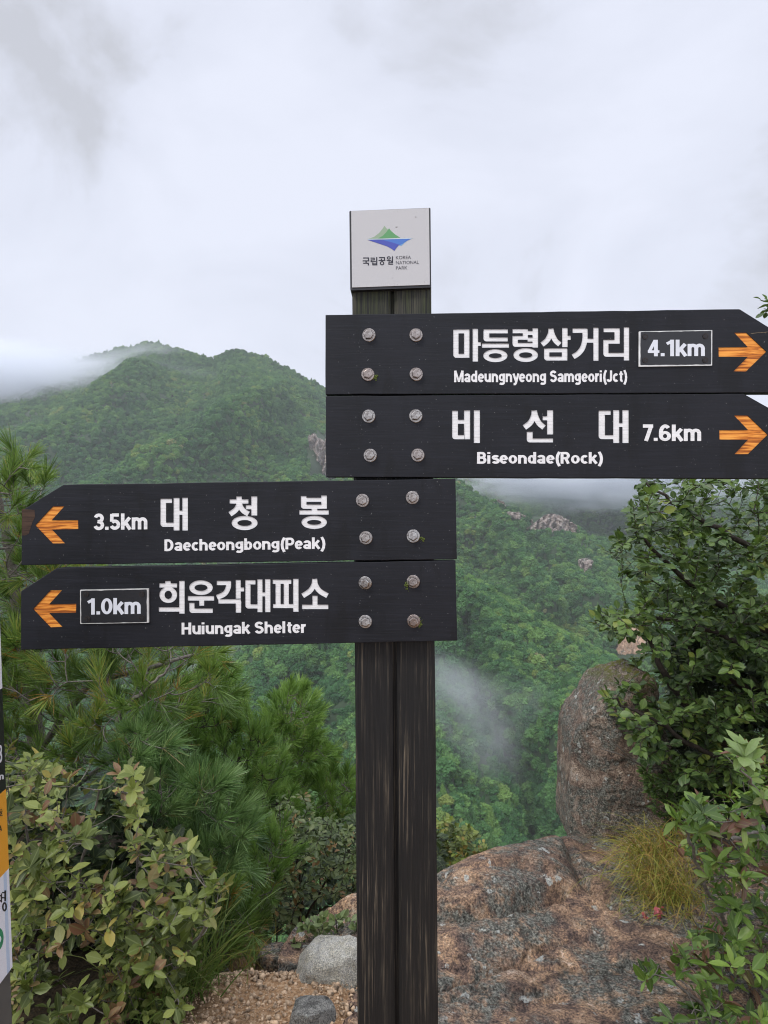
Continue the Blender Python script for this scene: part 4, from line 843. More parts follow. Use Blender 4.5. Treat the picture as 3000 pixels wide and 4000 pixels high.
# ---------------------------------------------------------------- marker post at the far left, seen at a grazing angle
MXP = -0.628
def MPt(x, y, d=0.0):
    t = MXP * FPX / (x - CX); p = np.array([MXP, t, CZ - (y - CY) / FPX * t]); p[0] -= d; return p
def marker():
    root = empty("marker_post", MPt(49, 3777) * [1, 1, 0], "grey marker post with a white, black and orange reflective panel at the far left edge", "marker post")
    eb, et = MPt(49, 3777), MPt(1.6, 2480); ev = unit(et - eb); uv = unit(np.cross(ev, np.array([1., 0, 0])));
    if uv[1] > 0: uv = -uv
    hof = lambda y: float(np.dot(MPt(np.interp(y, [2480, 2689, 2901, 3081, 3383, 3535, 3777], [1.6, 10.4, 23.7, 30.7, 42.8, 46.5, 49]), y) - eb, ev))
    pt = lambda s, h, d=0.0: eb + uv * s + ev * h + np.array([-d, 0, 0])
    hs = [0, hof(3383), hof(3075), hof(2687), hof(2687) + 0.32]
    V, F, mi = [], [], []
    for k in range(4):
        cols = [(0, .0075, 0), (.0075, .0175, 3), (.0175, .15, 0)] if k == 0 else [(0, .15, (0, 1, 2, 0)[3 - k] if False else {1: 2, 2: 1, 3: 0}[k])]
        for s0, s1, m in cols:
            o = len(V); V += [pt(s0, hs[k]), pt(s0, hs[k + 1]), pt(s1, hs[k + 1]), pt(s1, hs[k])]; F.append((o, o + 1, o + 2, o + 3)); mi.append(m)
    o = len(V); V += [pt(0, 0), pt(0, hs[4]), pt(.15, hs[4]), pt(.15, 0), pt(0, 0, .004), pt(0, hs[4], .004), pt(.15, hs[4], .004), pt(.15, 0, .004)]
    F += [(o, o + 4, o + 5, o + 1), (o + 1, o + 5, o + 6, o + 2), (o + 2, o + 6, o + 7, o + 3), (o + 3, o + 7, o + 4, o), (o + 4, o + 7, o + 6, o + 5)]; mi += [0] * 5
    def refl(name, col):
        t = NT(name); v = t.coord(); h = t.voro(v, 260, 'DISTANCE_TO_EDGE'); c = t.mix(t.ramp(h, [(0.02, 0.25), (0.06, 0.0)]), col, tuple(a * .6 for a in col)); t.bsdf(c, 0.35); return t.m
    mats = [refl("reflective_white", (0.72, 0.74, 0.80)), refl("reflective_black", (0.012, 0.012, 0.013)), refl("reflective_orange", (0.72, 0.33, 0.03)), refl("reflective_pale_blue", (0.47, 0.57, 0.72))]
    mk("panel", V, F, mats, root, midx=mi)
    v0, c = [], np.array([-.035, 0, 0])
    pv = [pt(a, h, d) for h in (-1.2, hs[4] - .01) for a, d in ((-.001, .005), (.151, .005), (.151, .12), (-.001, .12))]
    mk("post", pv, [(0, 1, 5, 4), (1, 2, 6, 5), (2, 3, 7, 6), (3, 0, 4, 7), (4, 5, 6, 7), (3, 2, 1, 0)], plain("grey_metal_post", (0.075, 0.075, 0.072), 0.5), root)
    pl = lambda x, y, d: MPt(x, y, d)
    dk, d2, gr, org = Prims(), Prims(), Prims(), ORG[root.name]
    L_ = Prims(); latin(L_, "8", -8, 2985, 8, 2977, 72, -.0005, .0001, pl, 0.16); latin(L_, "m", -14, 3049, 15, 3043, 26, -.0005, .0001, pl, 0.15)
    latin(dk, "A", -6, 3251, 6, 3244, 22, -.0005, .0001, pl, 0.14)
    hangul(dk, 0, 0, 1, [('R', 2, 3160, 7, 3163), ('R', -4, 3167, 9, 3170), ('E', -5, 3172, 7, 3182, 3, 3), ('R', -8, 3184, 9, 3187)], -.0005, .0001, pl)
    hangul(d2, 0, 0, 1, [('R', 17, 3478, 23, 3520), ('R', 8, 3484, 21, 3489), ('R', 8, 3504, 21, 3509), ('R', 3, 3490, 7, 3525), ('R', -4, 3496, 4, 3501), ('R', -4, 3516, 4, 3521), ('E', 8, 3524, 26, 3560, 5, 7)], -.0005, .0001, pl)
    a = np.linspace(0, 2 * np.pi, 40, endpoint=False); gr.poly([(-14 + 27 * math.cos(t), 3672 + 48 * math.sin(t) - 10 * math.cos(t)) for t in a], -.0005, .0001, pl)
    n0 = len(gr.F); gr.poly([(-22 + 25 * math.cos(t), 3676 + 22 * math.sin(t) - 9 * math.cos(t)) for t in a], -.0008, .0001, pl)
    link("black_lettering", shift(d2.bm_mesh("black_lettering"), org), MK, root, org)
    link("white_lettering", shift(L_.bm_mesh("white_lettering"), org), MVIN, root, org); link("black_lettering", shift(dk.bm_mesh("black_lettering"), org), MK, root, org)
    em = gr.bm_mesh("round_emblem"); em.polygons.foreach_set('material_index', np.array([0] * n0 + [1] * (len(gr.F) - n0), np.int32)); link("round_emblem", shift(em, org), [plain("green_print_ring", (0.02, 0.22, 0.10), 0.4), MVIN], root, org)
marker()

# ---------------------------------------------------------------- plants
LT = np.array([(0, 0, 0), (-.62, .22, .10), (0, .22, 0), (.62, .22, .10), (-1, .50, .13), (0, .50, -.02), (1, .50, .13), (-.72, .78, .06), (0, .78, -.07), (.72, .78, .06), (0, 1, -.16)], float)
LF = np.array([(0, 2, 1, 1), (0, 3, 2, 2), (1, 2, 5, 4), (2, 3, 6, 5), (4, 5, 8, 7), (5, 6, 9, 8), (7, 8, 10, 10), (8, 9, 10, 10)])
LTRI = np.array([(0, 2, 1), (0, 3, 2), (1, 2, 5), (1, 5, 4), (2, 3, 6), (2, 6, 5), (4, 5, 8), (4, 8, 7), (5, 6, 9), (5, 9, 8), (7, 8, 10), (8, 9, 10)])
def leaf_geo(b, d, n, Ln, Wd, var, fold=1.0, droop=1.0):
    N = len(b); d = unit(d); s = unit(np.cross(d, n)); n = np.cross(s, d)
    T = LT[None]; lr = np.random.default_rng(N); fo, dr = fold * lr.uniform(.2, 2.2, (N, 1)), droop * lr.uniform(-.6, 2.6, (N, 1)); w = np.where(np.abs(T[..., 0]) > 0.1, T[..., 2] * fo + (-0.16 * T[..., 1] ** 2) * dr, -0.16 * T[..., 1] ** 2 * dr)
    V = b[:, None] + d[:, None] * (T[..., 1:2] * Ln[:, None, None]) + s[:, None] * (T[..., 0:1] * (Wd / 2)[:, None, None]) + n[:, None] * (w[..., None] * Ln[:, None, None] * 0.55)
    F = (LTRI[None] + np.arange(N)[:, None, None] * len(LT)).reshape(-1, 3)
    A = np.zeros((N, len(LT), 3)); A[..., 0] = var[:, None]; A[..., 1] = np.abs(LT[None, :, 0]); A[..., 2] = LT[None, :, 1]
    return V.reshape(-1, 3), F, A.reshape(-1, 3)
class Tubes:
    def __init__(s): s.V, s.F, s.o = [], [], 0
    def add(s, pts, rad, k=5):
        pts = np.asarray(pts, float); n = len(pts); rad = np.broadcast_to(rad, (n,)) if np.ndim(rad) < 1 or len(np.atleast_1d(rad)) == n else np.linspace(rad[0], rad[-1], n)
        t = unit(np.gradient(pts, axis=0)); up = np.array([0.31, 0.17, 0.93]); a = unit(np.cross(t, up)); b = np.cross(t, a)
        an = np.linspace(0, 2 * np.pi, k, endpoint=False)
        V = pts[:, None] + (a[:, None] * np.cos(an)[None, :, None] + b[:, None] * np.sin(an)[None, :, None]) * rad[:, None, None]
        i = np.arange(n * k).reshape(n, k); q = np.stack([i[:-1], np.roll(i, -1, 1)[:-1], np.roll(i, -1, 1)[1:], i[1:]], -1).reshape(-1, 4)
        s.V.append(V.reshape(-1, 3)); s.F.append(q + s.o); s.o += n * k
    def build(s, name, mat, parent): return mk(name, np.concatenate(s.V), np.concatenate(s.F), mat, parent, smooth=True)
def inside(x, y, poly):
    c = np.zeros(x.shape, bool); n = len(poly)
    for i in range(n):
        (x0, y0), (x1, y1) = poly[i], poly[i - 1]
        k = ((y0 > y) != (y1 > y)) & (x < (x1 - x0) * (y - y0) / (y1 - y0 + 1e-12) + x0); c ^= k
    return c
def tips_in(poly, n, ynear, yfar, r, power=1.5, dens=None):
    """points spread through the volume of a crown whose outline (as seen) is poly, between two distances"""
    poly = np.array(poly, float); lo, hi = poly.min(0), poly.max(0); out = []
    while len(out) < n:
        x, y = r.uniform(lo[0], hi[0], 600), r.uniform(lo[1], hi[1], 600); k = inside(x, y, poly)
        if dens is not None: k &= r.random(600) < dens(x, y)
        for a, b in zip(x[k], y[k]): out.append((a, b))
    out = np.array(out[:n]); Y = ynear + (yfar - ynear) * r.random(n) ** power
    # nearer to the outline the crown is thinner
    return np.stack([PV(a, b, c) for (a, b), c in zip(out, Y)])
def grow(tips, skel, r, tubes, r_tip=0.0012, r_base=0.003, arch=0.25, up_pen=0.6, k=4):
    """join every tip to the nearest older wood by a curved twig; returns twig end directions and mid points"""
    nodes = []
    for pts, rad in skel:
        c = curve(pts, 6); rr = np.linspace(rad[0], rad[1], len(c)); c = c + r.normal(0, 0.006, c.shape); tubes.add(c, rr, 7); nodes.append(c)
    nodes = list(np.concatenate(nodes)); arr = np.array(nodes)
    d0 = np.array([np.min(np.linalg.norm(arr - t, axis=1)) for t in tips]); order = np.argsort(d0)
    dirs = np.zeros_like(tips); curves = [None] * len(tips)
    for i in order:
        t = tips[i]; dv = t - arr; dist = np.linalg.norm(dv, axis=1) + up_pen * np.maximum(0, -dv[:, 2] + 0.02)
        j = np.argmin(dist); a = arr[j]; L = np.linalg.norm(t - a)
        mid = (a + t) / 2 + r.normal(0, 1, 3) * L * 0.10 + np.array([0, 0, -arch * L]) * (0.6 if t[2] > a[2] else -0.5)
        ts = np.linspace(0, 1, 5)[:, None]; c = a * (1 - ts) ** 2 + 2 * mid * ts * (1 - ts) + t * ts ** 2
        tubes.add(c, (min(r_base, r_tip + L * 0.008), r_tip), k); arr = np.vstack([arr, c[2:4]])
        dirs[i] = unit(c[-1] - c[-2]); curves[i] = c
    return dirs, curves
def whorled(root_px, label, cat, name, poly, n, yn, yf, skel, mat, seed, size=0.045, wid=0.45, per=(5, 8), vlim=(0, 1), bark=None, group=None, extra=0.6, upb=0.8, power=1.5, rt=0.0012, dens=None, size_var=0.3, twig=True, fold=1.0):
    r = np.random.default_rng(seed); root = empty(name, root_px, label, cat, group)
    tips = tips_in(poly, n, yn, yf, r, power, dens); tb = Tubes(); dirs, cur = grow(tips, skel, r, tb, rt)
    B, D, Nn, Ls, Ws, Va = [], [], [], [], [], []
    for i, t in enumerate(tips):
        ax = unit(dirs[i] + np.array([0, -0.25, upb]) + r.normal(0, .25, 3)); e1 = unit(np.cross(ax, r.normal(0, 1, 3))); e2 = np.cross(ax, e1)
        tone = r.uniform(*vlim)
        sites = [(t, r.integers(*per), 1.0)]
        if r.random() < extra: sites.append((cur[i][3], r.integers(2, 4), 0.85))
        if r.random() < extra * 0.5: sites.append((cur[i][2], r.integers(1, 3), 0.75))
        for p, m, f in sites:
            a0 = r.uniform(0, 6.28)
            for q in range(m):
                a = a0 + q * 2 * np.pi / m + r.normal(0, .4); tilt = r.uniform(-0.1, 1.1) if f == 1 else r.uniform(0.0, 0.6)
                rad_ = e1 * math.cos(a) + e2 * math.sin(a); d = unit(rad_ + ax * tilt + r.normal(0, .12, 3))
                nn = unit(ax - rad_ * tilt * 0.8 + np.array([0, 0, 0.5]) + r.normal(0, .2, 3)); sz = size * f * r.uniform(1 - size_var, 1 + size_var)
                B.append(p + r.normal(0, .0015, 3)); D.append(d); Nn.append(nn); Ls.append(sz); Ws.append(sz * wid * r.uniform(.7, 1.3)); Va.append(np.clip(tone + r.normal(0, .15), 0, 1))
    V, F, A = leaf_geo(np.array(B), np.array(D), np.array(Nn), np.array(Ls), np.array(Ws), np.array(Va), fold)
    mk("foliage", V, F, mat, root, smooth=True, attr=A)
    if twig: tb.build("branches", bark or MBARK, root)
    return root
def alternate(root_px, label, cat, name, poly, n, yn, yf, skel, mat, seed, size=0.06, wid=0.7, per=7, vlim=(0, 1), bark=None, group=None, power=1.2, rt=0.0014, dens=None, arch=0.2, droop=0.25, rb=0.004):
    """broad leaves set alternately along each twig"""
    r = np.random.default_rng(seed); root = empty(name, root_px, label, cat, group)
    tips = tips_in(poly, n, yn, yf, r, power, dens); tb = Tubes(); dirs, cur = grow(tips, skel, r, tb, rt, rb, arch)
    B, D, Nn, Ls, Ws, Va = [], [], [], [], [], []
    for i, c in enumerate(cur):
        tone = r.uniform(*vlim); L = np.linalg.norm(c[-1] - c[0]); lo = max(0.15, 1 - size * per * 0.75 / max(L, 1e-3))
        for q in range(per):
            s = lo + (1 - lo) * (q + r.uniform(0, .6)) / per; x = min(s, 1) * 4; j = min(int(x), 3); p = c[j] + (c[j + 1] - c[j]) * min(x - j, 1)
            t = unit(c[j + 1] - c[j]); side = unit(np.cross(t, np.array([0, 0, 1.0]) + r.normal(0, .3, 3))) * (1 if q % 2 else -1)
            d = unit(side + t * r.uniform(.5, 1.2) + np.array([0, 0, -droop]) + r.normal(0, .25, 3)) if q < per - 1 else unit(t + r.normal(0, .2, 3))
            nn = unit(np.array([0, -0.25, 1.0]) + r.normal(0, .38, 3)); sz = size * r.uniform(.6, 1.2)
            B.append(p + d * 0.006); D.append(d); Nn.append(nn); Ls.append(sz); Ws.append(sz * wid * r.uniform(.85, 1.15)); Va.append(np.clip(tone + r.normal(0, .13), 0, 1))
    V, F, A = leaf_geo(np.array(B), np.array(D), np.array(Nn), np.array(Ls), np.array(Ws), np.array(Va))
    mk("foliage", V, F, mat, root, smooth=True, attr=A); tb.build("branches", bark or MBARKD, root); return root
def pine(root_px, label, poly, n, yn, yf, skel, mat, seed, nl=0.085, per=70, brush=0.07, wdt=0.0016, bark=None, vlim=(0.1, 0.85), up=0.5, group="pines below the signboards", power=1.3, name="pine_tree", dens=None, ang=(0.35, 0.95), out=(0, 0, 0)):
    r = np.random.default_rng(seed); root = empty(name, root_px, label, "pine tree", group)
    tips = tips_in(poly, n, yn, yf, r, power, dens); tb = Tubes(); dirs, cur = grow(tips, skel, r, tb, 0.0022, 0.006, 0.2)
    ax = unit(dirs + np.array([0, -.15, up]) + np.array(out) + r.normal(0, .28, (n, 3)))
    for i in range(n): tb.add(np.stack([tips[i], tips[i] + ax[i] * brush * 0.9]), (0.002, 0.0012), 4)
    m = per; N = n * m; axn = np.repeat(ax, m, 0); s = r.random(N) ** 0.8
    sh = np.repeat(r.uniform(.75, 1.2, n), m)
    base = np.repeat(tips, m, 0) + axn * (s * brush * sh)[:, None]
    e1 = unit(np.cross(axn, r.normal(0, 1, (N, 3)))); a = r.uniform(*ang, N)[:, None] * (1.15 - 0.75 * s[:, None])
    d = unit(axn * np.cos(a) + e1 * np.sin(a)); L = (nl * sh * r.uniform(.75, 1.15, N))[:, None]
    w = unit(np.cross(d, r.normal(0, 1, (N, 3)))) * wdt / 2
    p1 = base + d * L * .55; p2 = base + d * L + axn * L * 0.10 + np.array([0, 0, -0.06]) * L
    V = np.stack([base - w * .8, base + w * .8, p1 - w, p1 + w, p2 - w * .35, p2 + w * .35], 1).reshape(-1, 3)
    F = (np.array([(0, 1, 3, 2), (2, 3, 5, 4)])[None] + 6 * np.arange(N)[:, None, None]).reshape(-1, 4)
    tone = np.repeat(np.clip(r.uniform(*vlim, n), 0, 1), m); old = np.repeat(r.random(n) < 0.12, m) & (s < 0.30)
    va = np.clip(tone + r.normal(0, .16, N), 0, .9); va = np.where(old, r.uniform(.93, 1, N), va)
    A = np.zeros((N, 6, 2)); A[..., 0] = va[:, None]; A[..., 1] = 0.6
    mk("needles", V, F, mat, root, attr=A.reshape(-1, 2)); tb.build("branches", bark or MBARK, root); return root
def sk(*pts): return np.array([PV(*p) for p in pts])
def foot(x, Y): p = PV(x, 1106, Y); p[2] = ground_z(p[0], p[1]); return p
def gp(x, y, Y): return PV(x, y, Y)

# ---- left side: pines from far to near
pine(foot(640, 6.6), "young bushy pine just left of the post, topmost shoot pointing up", [(545, 1640), (575, 1570), (600, 1520), (622, 1488), (650, 1496), (668, 1512), (690, 1560), (690, 1600), (720, 1640), (745, 1680), (775, 1720), (800, 1800), (790, 1860), (690, 1850), (560, 1800)], 620, 5.9, 7.4,
     [(sk((650, 2100, 6.7), (645, 1850, 6.6), (632, 1650, 6.5), (626, 1520, 6.45)), (.05, .008)), (sk((642, 1760, 6.6), (720, 1730, 6.4)), (.014, .005)), (sk((640, 1700, 6.6), (575, 1680, 6.3)), (.014, .005))], MPINE2, 11, 0.095, 52, 0.12, 0.0050, up=0.9)
pine(foot(470, 5.1), "mid green pine behind the azalea with a bare pale branch", [(330, 1600), (360, 1520), (420, 1470), (468, 1436), (505, 1450), (520, 1500), (540, 1560), (600, 1620), (630, 1700), (640, 1800), (590, 1880), (470, 1880), (360, 1830), (310, 1720)], 720, 4.5, 5.9,
     [(sk((470, 2100, 5.3), (455, 1800, 5.2), (440, 1600, 5.2), (446, 1470, 5.2), (452, 1385, 5.2)), (.06, .022)), (sk((445, 1640, 5.2), (400, 1600, 5.0), (345, 1560, 4.9)), (.02, .006)), (sk((450, 1700, 5.2), (520, 1640, 5.0), (560, 1620, 5.0)), (.018, .006))], MPINE2, 12, 0.085, 52, 0.09, 0.0040, MBARKD, (0.05, 0.8), 0.8)
pine(foot(120, 3.9), "large pine with long needles behind the left pointing boards", [(-220, 1010), (0, 1000), (40, 985), (62, 1012), (48, 1065), (84, 1040), (100, 1062), (92, 1110), (140, 1180), (230, 1250), (340, 1330), (440, 1390), (480, 1430), (490, 1500), (440, 1560), (330, 1590), (270, 1650), (150, 1670), (-220, 1720)], 950, 3.2, 4.7,
     [(sk((60, 2300, 4.2), (90, 1800, 4.1), (60, 1450, 4.0), (20, 1200, 3.9), (-10, 1040, 3.8)), (.07, .012)), (sk((80, 1620, 4.0), (200, 1480, 3.8), (330, 1440, 3.7), (440, 1410, 3.8)), (.022, .007)),
      (sk((250, 1560, 3.35), (300, 1500, 3.3), (350, 1460, 3.3), (372, 1428, 3.3)), (.012, .004)), (sk((70, 1300, 4.0), (110, 1200, 3.8), (86, 1100, 3.7)), (.015, .006)), (sk((90, 1750, 4.0), (240, 1640, 3.5), (330, 1580, 3.4)), (.016, .005))], MPINE1, 13, 0.092, 64, 0.075, 0.0032, vlim=(0.1, 0.88))
pine(foot(330, 3.1), "low pine with long bluish needles drooping over the azalea", [(250, 1590), (310, 1570), (340, 1600), (390, 1680), (480, 1690), (520, 1760), (540, 1850), (500, 1930), (470, 1990), (400, 1930), (340, 1880), (290, 1760), (240, 1680)], 240, 2.85, 3.6,
     [(sk((350, 2250, 3.3), (360, 1980, 3.25), (380, 1820, 3.2), (400, 1730, 3.15)), (.03, .008)), (sk((360, 1900, 3.25), (300, 1720, 3.2), (280, 1610, 3.1)), (.014, .005)), (sk((370, 1880, 3.2), (470, 1830, 3.05)), (.012, .005))], MPINE3, 14, 0.105, 64, 0.065, 0.0030, up=0.35, out=(0.25, -0.3, 0))
pine(foot(560, 3.5), "small bright green pine sapling growing beside the slab", [(515, 1880), (560, 1840), (600, 1800), (622, 1840), (615, 1880), (600, 1930), (570, 1985), (525, 1990)], 70, 3.35, 3.7,
     [(sk((560, 2060, 3.55), (565, 1950, 3.5), (580, 1860, 3.5)), (.012, .004))], MPINE2, 15, 0.06, 64, 0.08, 0.0028, up=1.2, vlim=(0.2, .8))
pine(foot(430, 3.2), "dark low pine tuft behind the grass by the azalea", [(350, 1950), (440, 1900), (520, 1940), (560, 2010), (500, 2110), (420, 2150), (360, 2110)], 110, 2.75, 3.4,
     [(sk((430, 2230, 3.2), (440, 2080, 3.1), (450, 1980, 3.05)), (.014, .004))], MPINE1, 16, 0.09, 56, 0.06, 0.0028, vlim=(0.0, .5))
# ---- shrubs on the left
alternate(foot(640, 4.0), "pale small leaved shrub with arching sprays left of the post", "shrub", "shrub", [(590, 1740), (640, 1690), (700, 1760), (772, 1790), (800, 1830), (800, 1960), (720, 1930), (650, 1960), (620, 2000), (560, 2020), (540, 1960), (580, 1860)], 260, 3.7, 4.5,
     [(sk((640, 2100, 4.2), (650, 1950, 4.15), (640, 1830, 4.1), (620, 1760, 4.05)), (.01, .003)), (sk((650, 2000, 4.2), (720, 1880, 4.1), (770, 1820, 4.0)), (.008, .002)), (sk((600, 2050, 4.0), (590, 1950, 3.9)), (.006, .002))], MSML, 21, 0.042, 0.55, 8)
alternate(foot(790, 6.0), "shrub with leaves painted dark as shade in the hollow behind the rock slab", "shrub", "shrub", [(560, 1780), (800, 1760), (960, 1800), (960, 2000), (560, 2050), (480, 2000)], 330, 4.7, 6.0,
     [(sk((700, 2150, 5.6), (690, 1950, 5.5), (720, 1820, 5.4)), (.012, .004)), (sk((820, 2100, 5.6), (830, 1900, 5.5)), (.01, .004))], MUND, 22, 0.07, 0.6, 8)
whorled(foot(230, 2.45), "large azalea shrub with bronze tinged leaves in the lower left corner", "shrub", "azalea_shrub", [(-60, 1640), (20, 1610), (60, 1600), (100, 1660), (170, 1645), (250, 1650), (300, 1650), (325, 1690), (300, 1780), (360, 1800), (420, 1830), (485, 1905), (502, 1950), (460, 2000), (430, 2010), (415, 2070), (390, 2140), (400, 2200), (370, 2330), (-60, 2330)], 1150, 2.0, 2.95,
     [(sk((210, 2420, 2.6), (290, 2220, 2.45), (380, 2090, 2.3), (455, 1990, 2.2)), (.010, .004)), (sk((150, 2420, 2.6), (210, 2150, 2.4), (300, 2080, 2.25), (400, 2000, 2.2)), (.009, .003)),
      (sk((120, 2420, 2.7), (130, 2100, 2.6), (180, 1850, 2.5), (220, 1700, 2.45)), (.010, .003)), (sk((60, 2420, 2.7), (50, 2100, 2.6), (60, 1850, 2.5), (50, 1680, 2.45)), (.009, .003)), (sk((200, 2250, 2.6), (280, 1980, 2.45), (300, 1820, 2.4)), (.008, .003))],
     MAZA, 31, 0.036, 0.50, (4, 7), (0.0, 0.88), upb=0.9, size_var=0.6, power=1.0, dens=lambda x, y: np.clip(0.55 + 1.6 * fbm(np.stack([x / 62, y / 62, x * 0 + 3], -1), 2) + 0.35 * smooth(y, 1760, 1950), 0.03, 1))
whorled(foot(200, 3.2), "added filler shrub with leaves painted dark as shade behind the bronze tinged azalea", "shrub", "shrub", [(-120, 1690), (120, 1660), (330, 1700), (400, 1840), (470, 1960), (430, 2100), (400, 2300), (-120, 2300)], 620, 2.75, 3.5,
     [(sk((120, 2420, 3.2), (100, 2100, 3.1), (90, 1800, 3.1)), (.010, .003)), (sk((260, 2420, 3.1), (290, 2150, 3.0), (270, 1850, 3.0)), (.009, .003)), (sk((360, 2420, 3.0), (380, 2200, 2.95), (400, 2000, 2.9)), (.008, .003))], MUND, 24, 0.06, 0.5, (5, 8), extra=0.9)  # filler shrub added so the gaps in the azalea look dark
# ---- grass tuft, creeper
def grass(root_px, label, base, n, Ls, lean, mat, seed, cat="grass tuft", spread=0.1, wdt=0.004, name="grass_tuft", segs=6, curl=1.0, group=None):
    r = np.random.default_rng(seed); root = empty(name, root_px, label, cat, group); V, F, A = [], [], []; o = 0
    for k in range(n):
        b = base[r.integers(len(base))] + r.normal(0, spread, 3) * [1, 1, 0.1]; L = r.uniform(*Ls); d = unit(np.array(lean) + np.append(r.normal(0, .55, 2), 0.3)); h = unit(d * [1, 1, 0] + r.normal(0, .3, 3) * [1, 1, 0])
        w = unit(np.cross(d, r.normal(0, 1, 3))) * wdt * r.uniform(.6, 1.2) / 2; p = b.copy(); tone = r.random(); sag = r.uniform(.5, 1.5) * curl
        for q in range(segs + 1):
            t = q / segs; V += [p - w * (1 - t) ** .6, p + w * (1 - t) ** .6]; A += [(tone, .6)] * 2
            dd = unit(d + (h * 0.5 + np.array([0, 0, -1.1])) * sag * t * t); p = p + dd * L / segs
            if q < segs: F.append((o + 2 * q, o + 2 * q + 1, o + 2 * q + 3, o + 2 * q + 2))
        o += 2 * (segs + 1)
    mk("blades", np.array(V), np.array(F), mat, root, attr=np.array(A), smooth=True); return root
grass(foot(340, 2.35), "fresh green grass tuft in front of the low pines at the bottom edge", [foot(x, y) + [0, 0, .0] for x, y in ((290, 2.3), (340, 2.35), (390, 2.45), (430, 2.5), (350, 2.5))], 420, (.22, .46), (0.15, -.05, 1), MGRS, 41, spread=.055, wdt=.005)
grass(foot(560, 2.8), "thin dry grass stalks beside the brown stone", [foot(540, 2.8), foot(590, 2.85), foot(500, 2.75)], 90, (.16, .34), (0.1, 0, 1), MGRSO, 42, spread=.06, wdt=.003)
alternate(foot(710, 3.0), "low creeper with small green leaves on the slab left of the post", "creeper", "creeper", [(625, 2010), (690, 1975), (770, 1985), (800, 2020), (770, 2070), (690, 2060), (640, 2050)], 80, 2.8, 3.0,
     [(sk((600, 2060, 2.95), (690, 2045, 2.9), (800, 2030, 2.9)), (.004, .002))], MSML, 43, 0.034, 0.7, 6, (0.2, .8))
# ---- right side
R1 = [(2000, 880), (1700, 1020), (1420, 1030), (1362, 1040), (1385, 1085), (1345, 1095), (1318, 1105), (1335, 1140), (1300, 1185), (1322, 1225), (1372, 1250), (1385, 1300), (1330, 1310), (1268, 1318), (1282, 1345), (1330, 1390), (1380, 1450), (1335, 1468), (1296, 1500), (1340, 1540), (1370, 1600), (1395, 1660), (1440, 1700), (1560, 1700), (2000, 1700)]
R1skel = [(sk((1900, 1900, 4.2), (1700, 1720, 4.0), (1560, 1600, 3.8), (1450, 1480, 3.6), (1405, 1380, 3.55)), (.045, .010)), (sk((1760, 1500, 3.9), (1620, 1400, 3.7), (1480, 1345, 3.5), (1340, 1328, 3.35)), (.022, .005)),
  (sk((1760, 1420, 4.0), (1560, 1310, 3.8), (1440, 1215, 3.6), (1350, 1130, 3.5)), (.024, .005)), (sk((1780, 1250, 3.9), (1600, 1170, 3.7), (1480, 1100, 3.6), (1395, 1045, 3.6)), (.02, .005)),
  (sk((1740, 1660, 3.8), (1560, 1640, 3.5), (1420, 1560, 3.35), (1330, 1515, 3.3)), (.018, .005)), (sk((1800, 1560, 4.4), (1600, 1480, 4.2), (1480, 1400, 4.1)), (.03, .01))]
R1root = np.array([2.35, 4.2, -0.3])
alternate(R1root, "large dark leafy tree with oval leaves filling the right edge", "tree", "leafy_tree", R1, 2600, 3.1, 4.9, R1skel, MBRD, 51, 0.048, 0.68, 9, (0.0, 0.95), power=1.0, dens=lambda x, y: np.where(np.hypot(x - 1352, y - 1402) < 22, 0.0, np.clip(0.85 + 1.0 * fbm(np.stack([x / 55, y / 55, x * 0 + 5], -1), 2), 0.2, 1)))
whorled(np.array([2.2, 4.6, -0.4]), "added filler shrub with leaves painted dark as shade under the leafy tree behind the boulder", "shrub", "shrub", [(1440, 1400), (1560, 1330), (1950, 1300), (1950, 1950), (1500, 1900), (1430, 1760)], 1300, 4.2, 5.4,
     [(sk((1700, 2100, 4.8), (1650, 1750, 4.7), (1560, 1500, 4.6)), (.02, .006)), (sk((1850, 2100, 4.8), (1850, 1700, 4.7), (1800, 1450, 4.7)), (.02, .006)), (sk((1600, 2000, 4.7), (1500, 1750, 4.6)), (.014, .005))], MUND, 52, 0.085, 0.5, (6, 9), extra=1.0, bark=MBARKD)  # filler shrub added to darken the inside of the leafy tree
alternate(np.array([2.3, 3.3, 0.0]), "leafy twig tips entering at the right edge above the topmost board", "tree", "leafy_branch", [(1652, 560), (1760, 540), (1760, 700), (1652, 690), (1640, 650), (1650, 600)], 22, 2.9, 3.2,
     [(sk((2000, 1200, 3.3), (1850, 900, 3.2), (1740, 700, 3.1), (1700, 580, 3.05)), (.012, .003))], MBRD, 53, 0.05, 0.6, 7, (0.3, 1))
alternate(np.array([0.9, 3.55, -0.2]), "fern like dark green sprays between boulder and right shrub", "fern", "fern", [(1385, 1660), (1440, 1620), (1500, 1660), (1490, 1790), (1420, 1790)], 80, 3.4, 3.75,
     [(sk((1450, 1900, 3.65), (1450, 1780, 3.6), (1440, 1690, 3.55)), (.006, .002))], MBRD, 54, 0.034, 0.5, 9, (0.2, .8))
tw = Tubes(); tw.add(sk((1460, 1668, 3.6), (1420, 1655, 3.55), (1380, 1650, 3.5), (1340, 1630, 3.45), (1300, 1618, 3.42), (1295, 1614, 3.42)), (.006, .0022), 6); tw.add(sk((1372, 1646, 3.5), (1345, 1622, 3.45), (1327, 1604, 3.44), (1318, 1598, 3.44)), (.0045, .002), 6)
twr = np.array(PV(1460, 1668, 3.6)); tag(mk("bare_branch", np.concatenate(tw.V), np.concatenate(tw.F), MBARK, origin=twr, smooth=True), "bare forked grey twig reaching in front of the boulder", "branch")
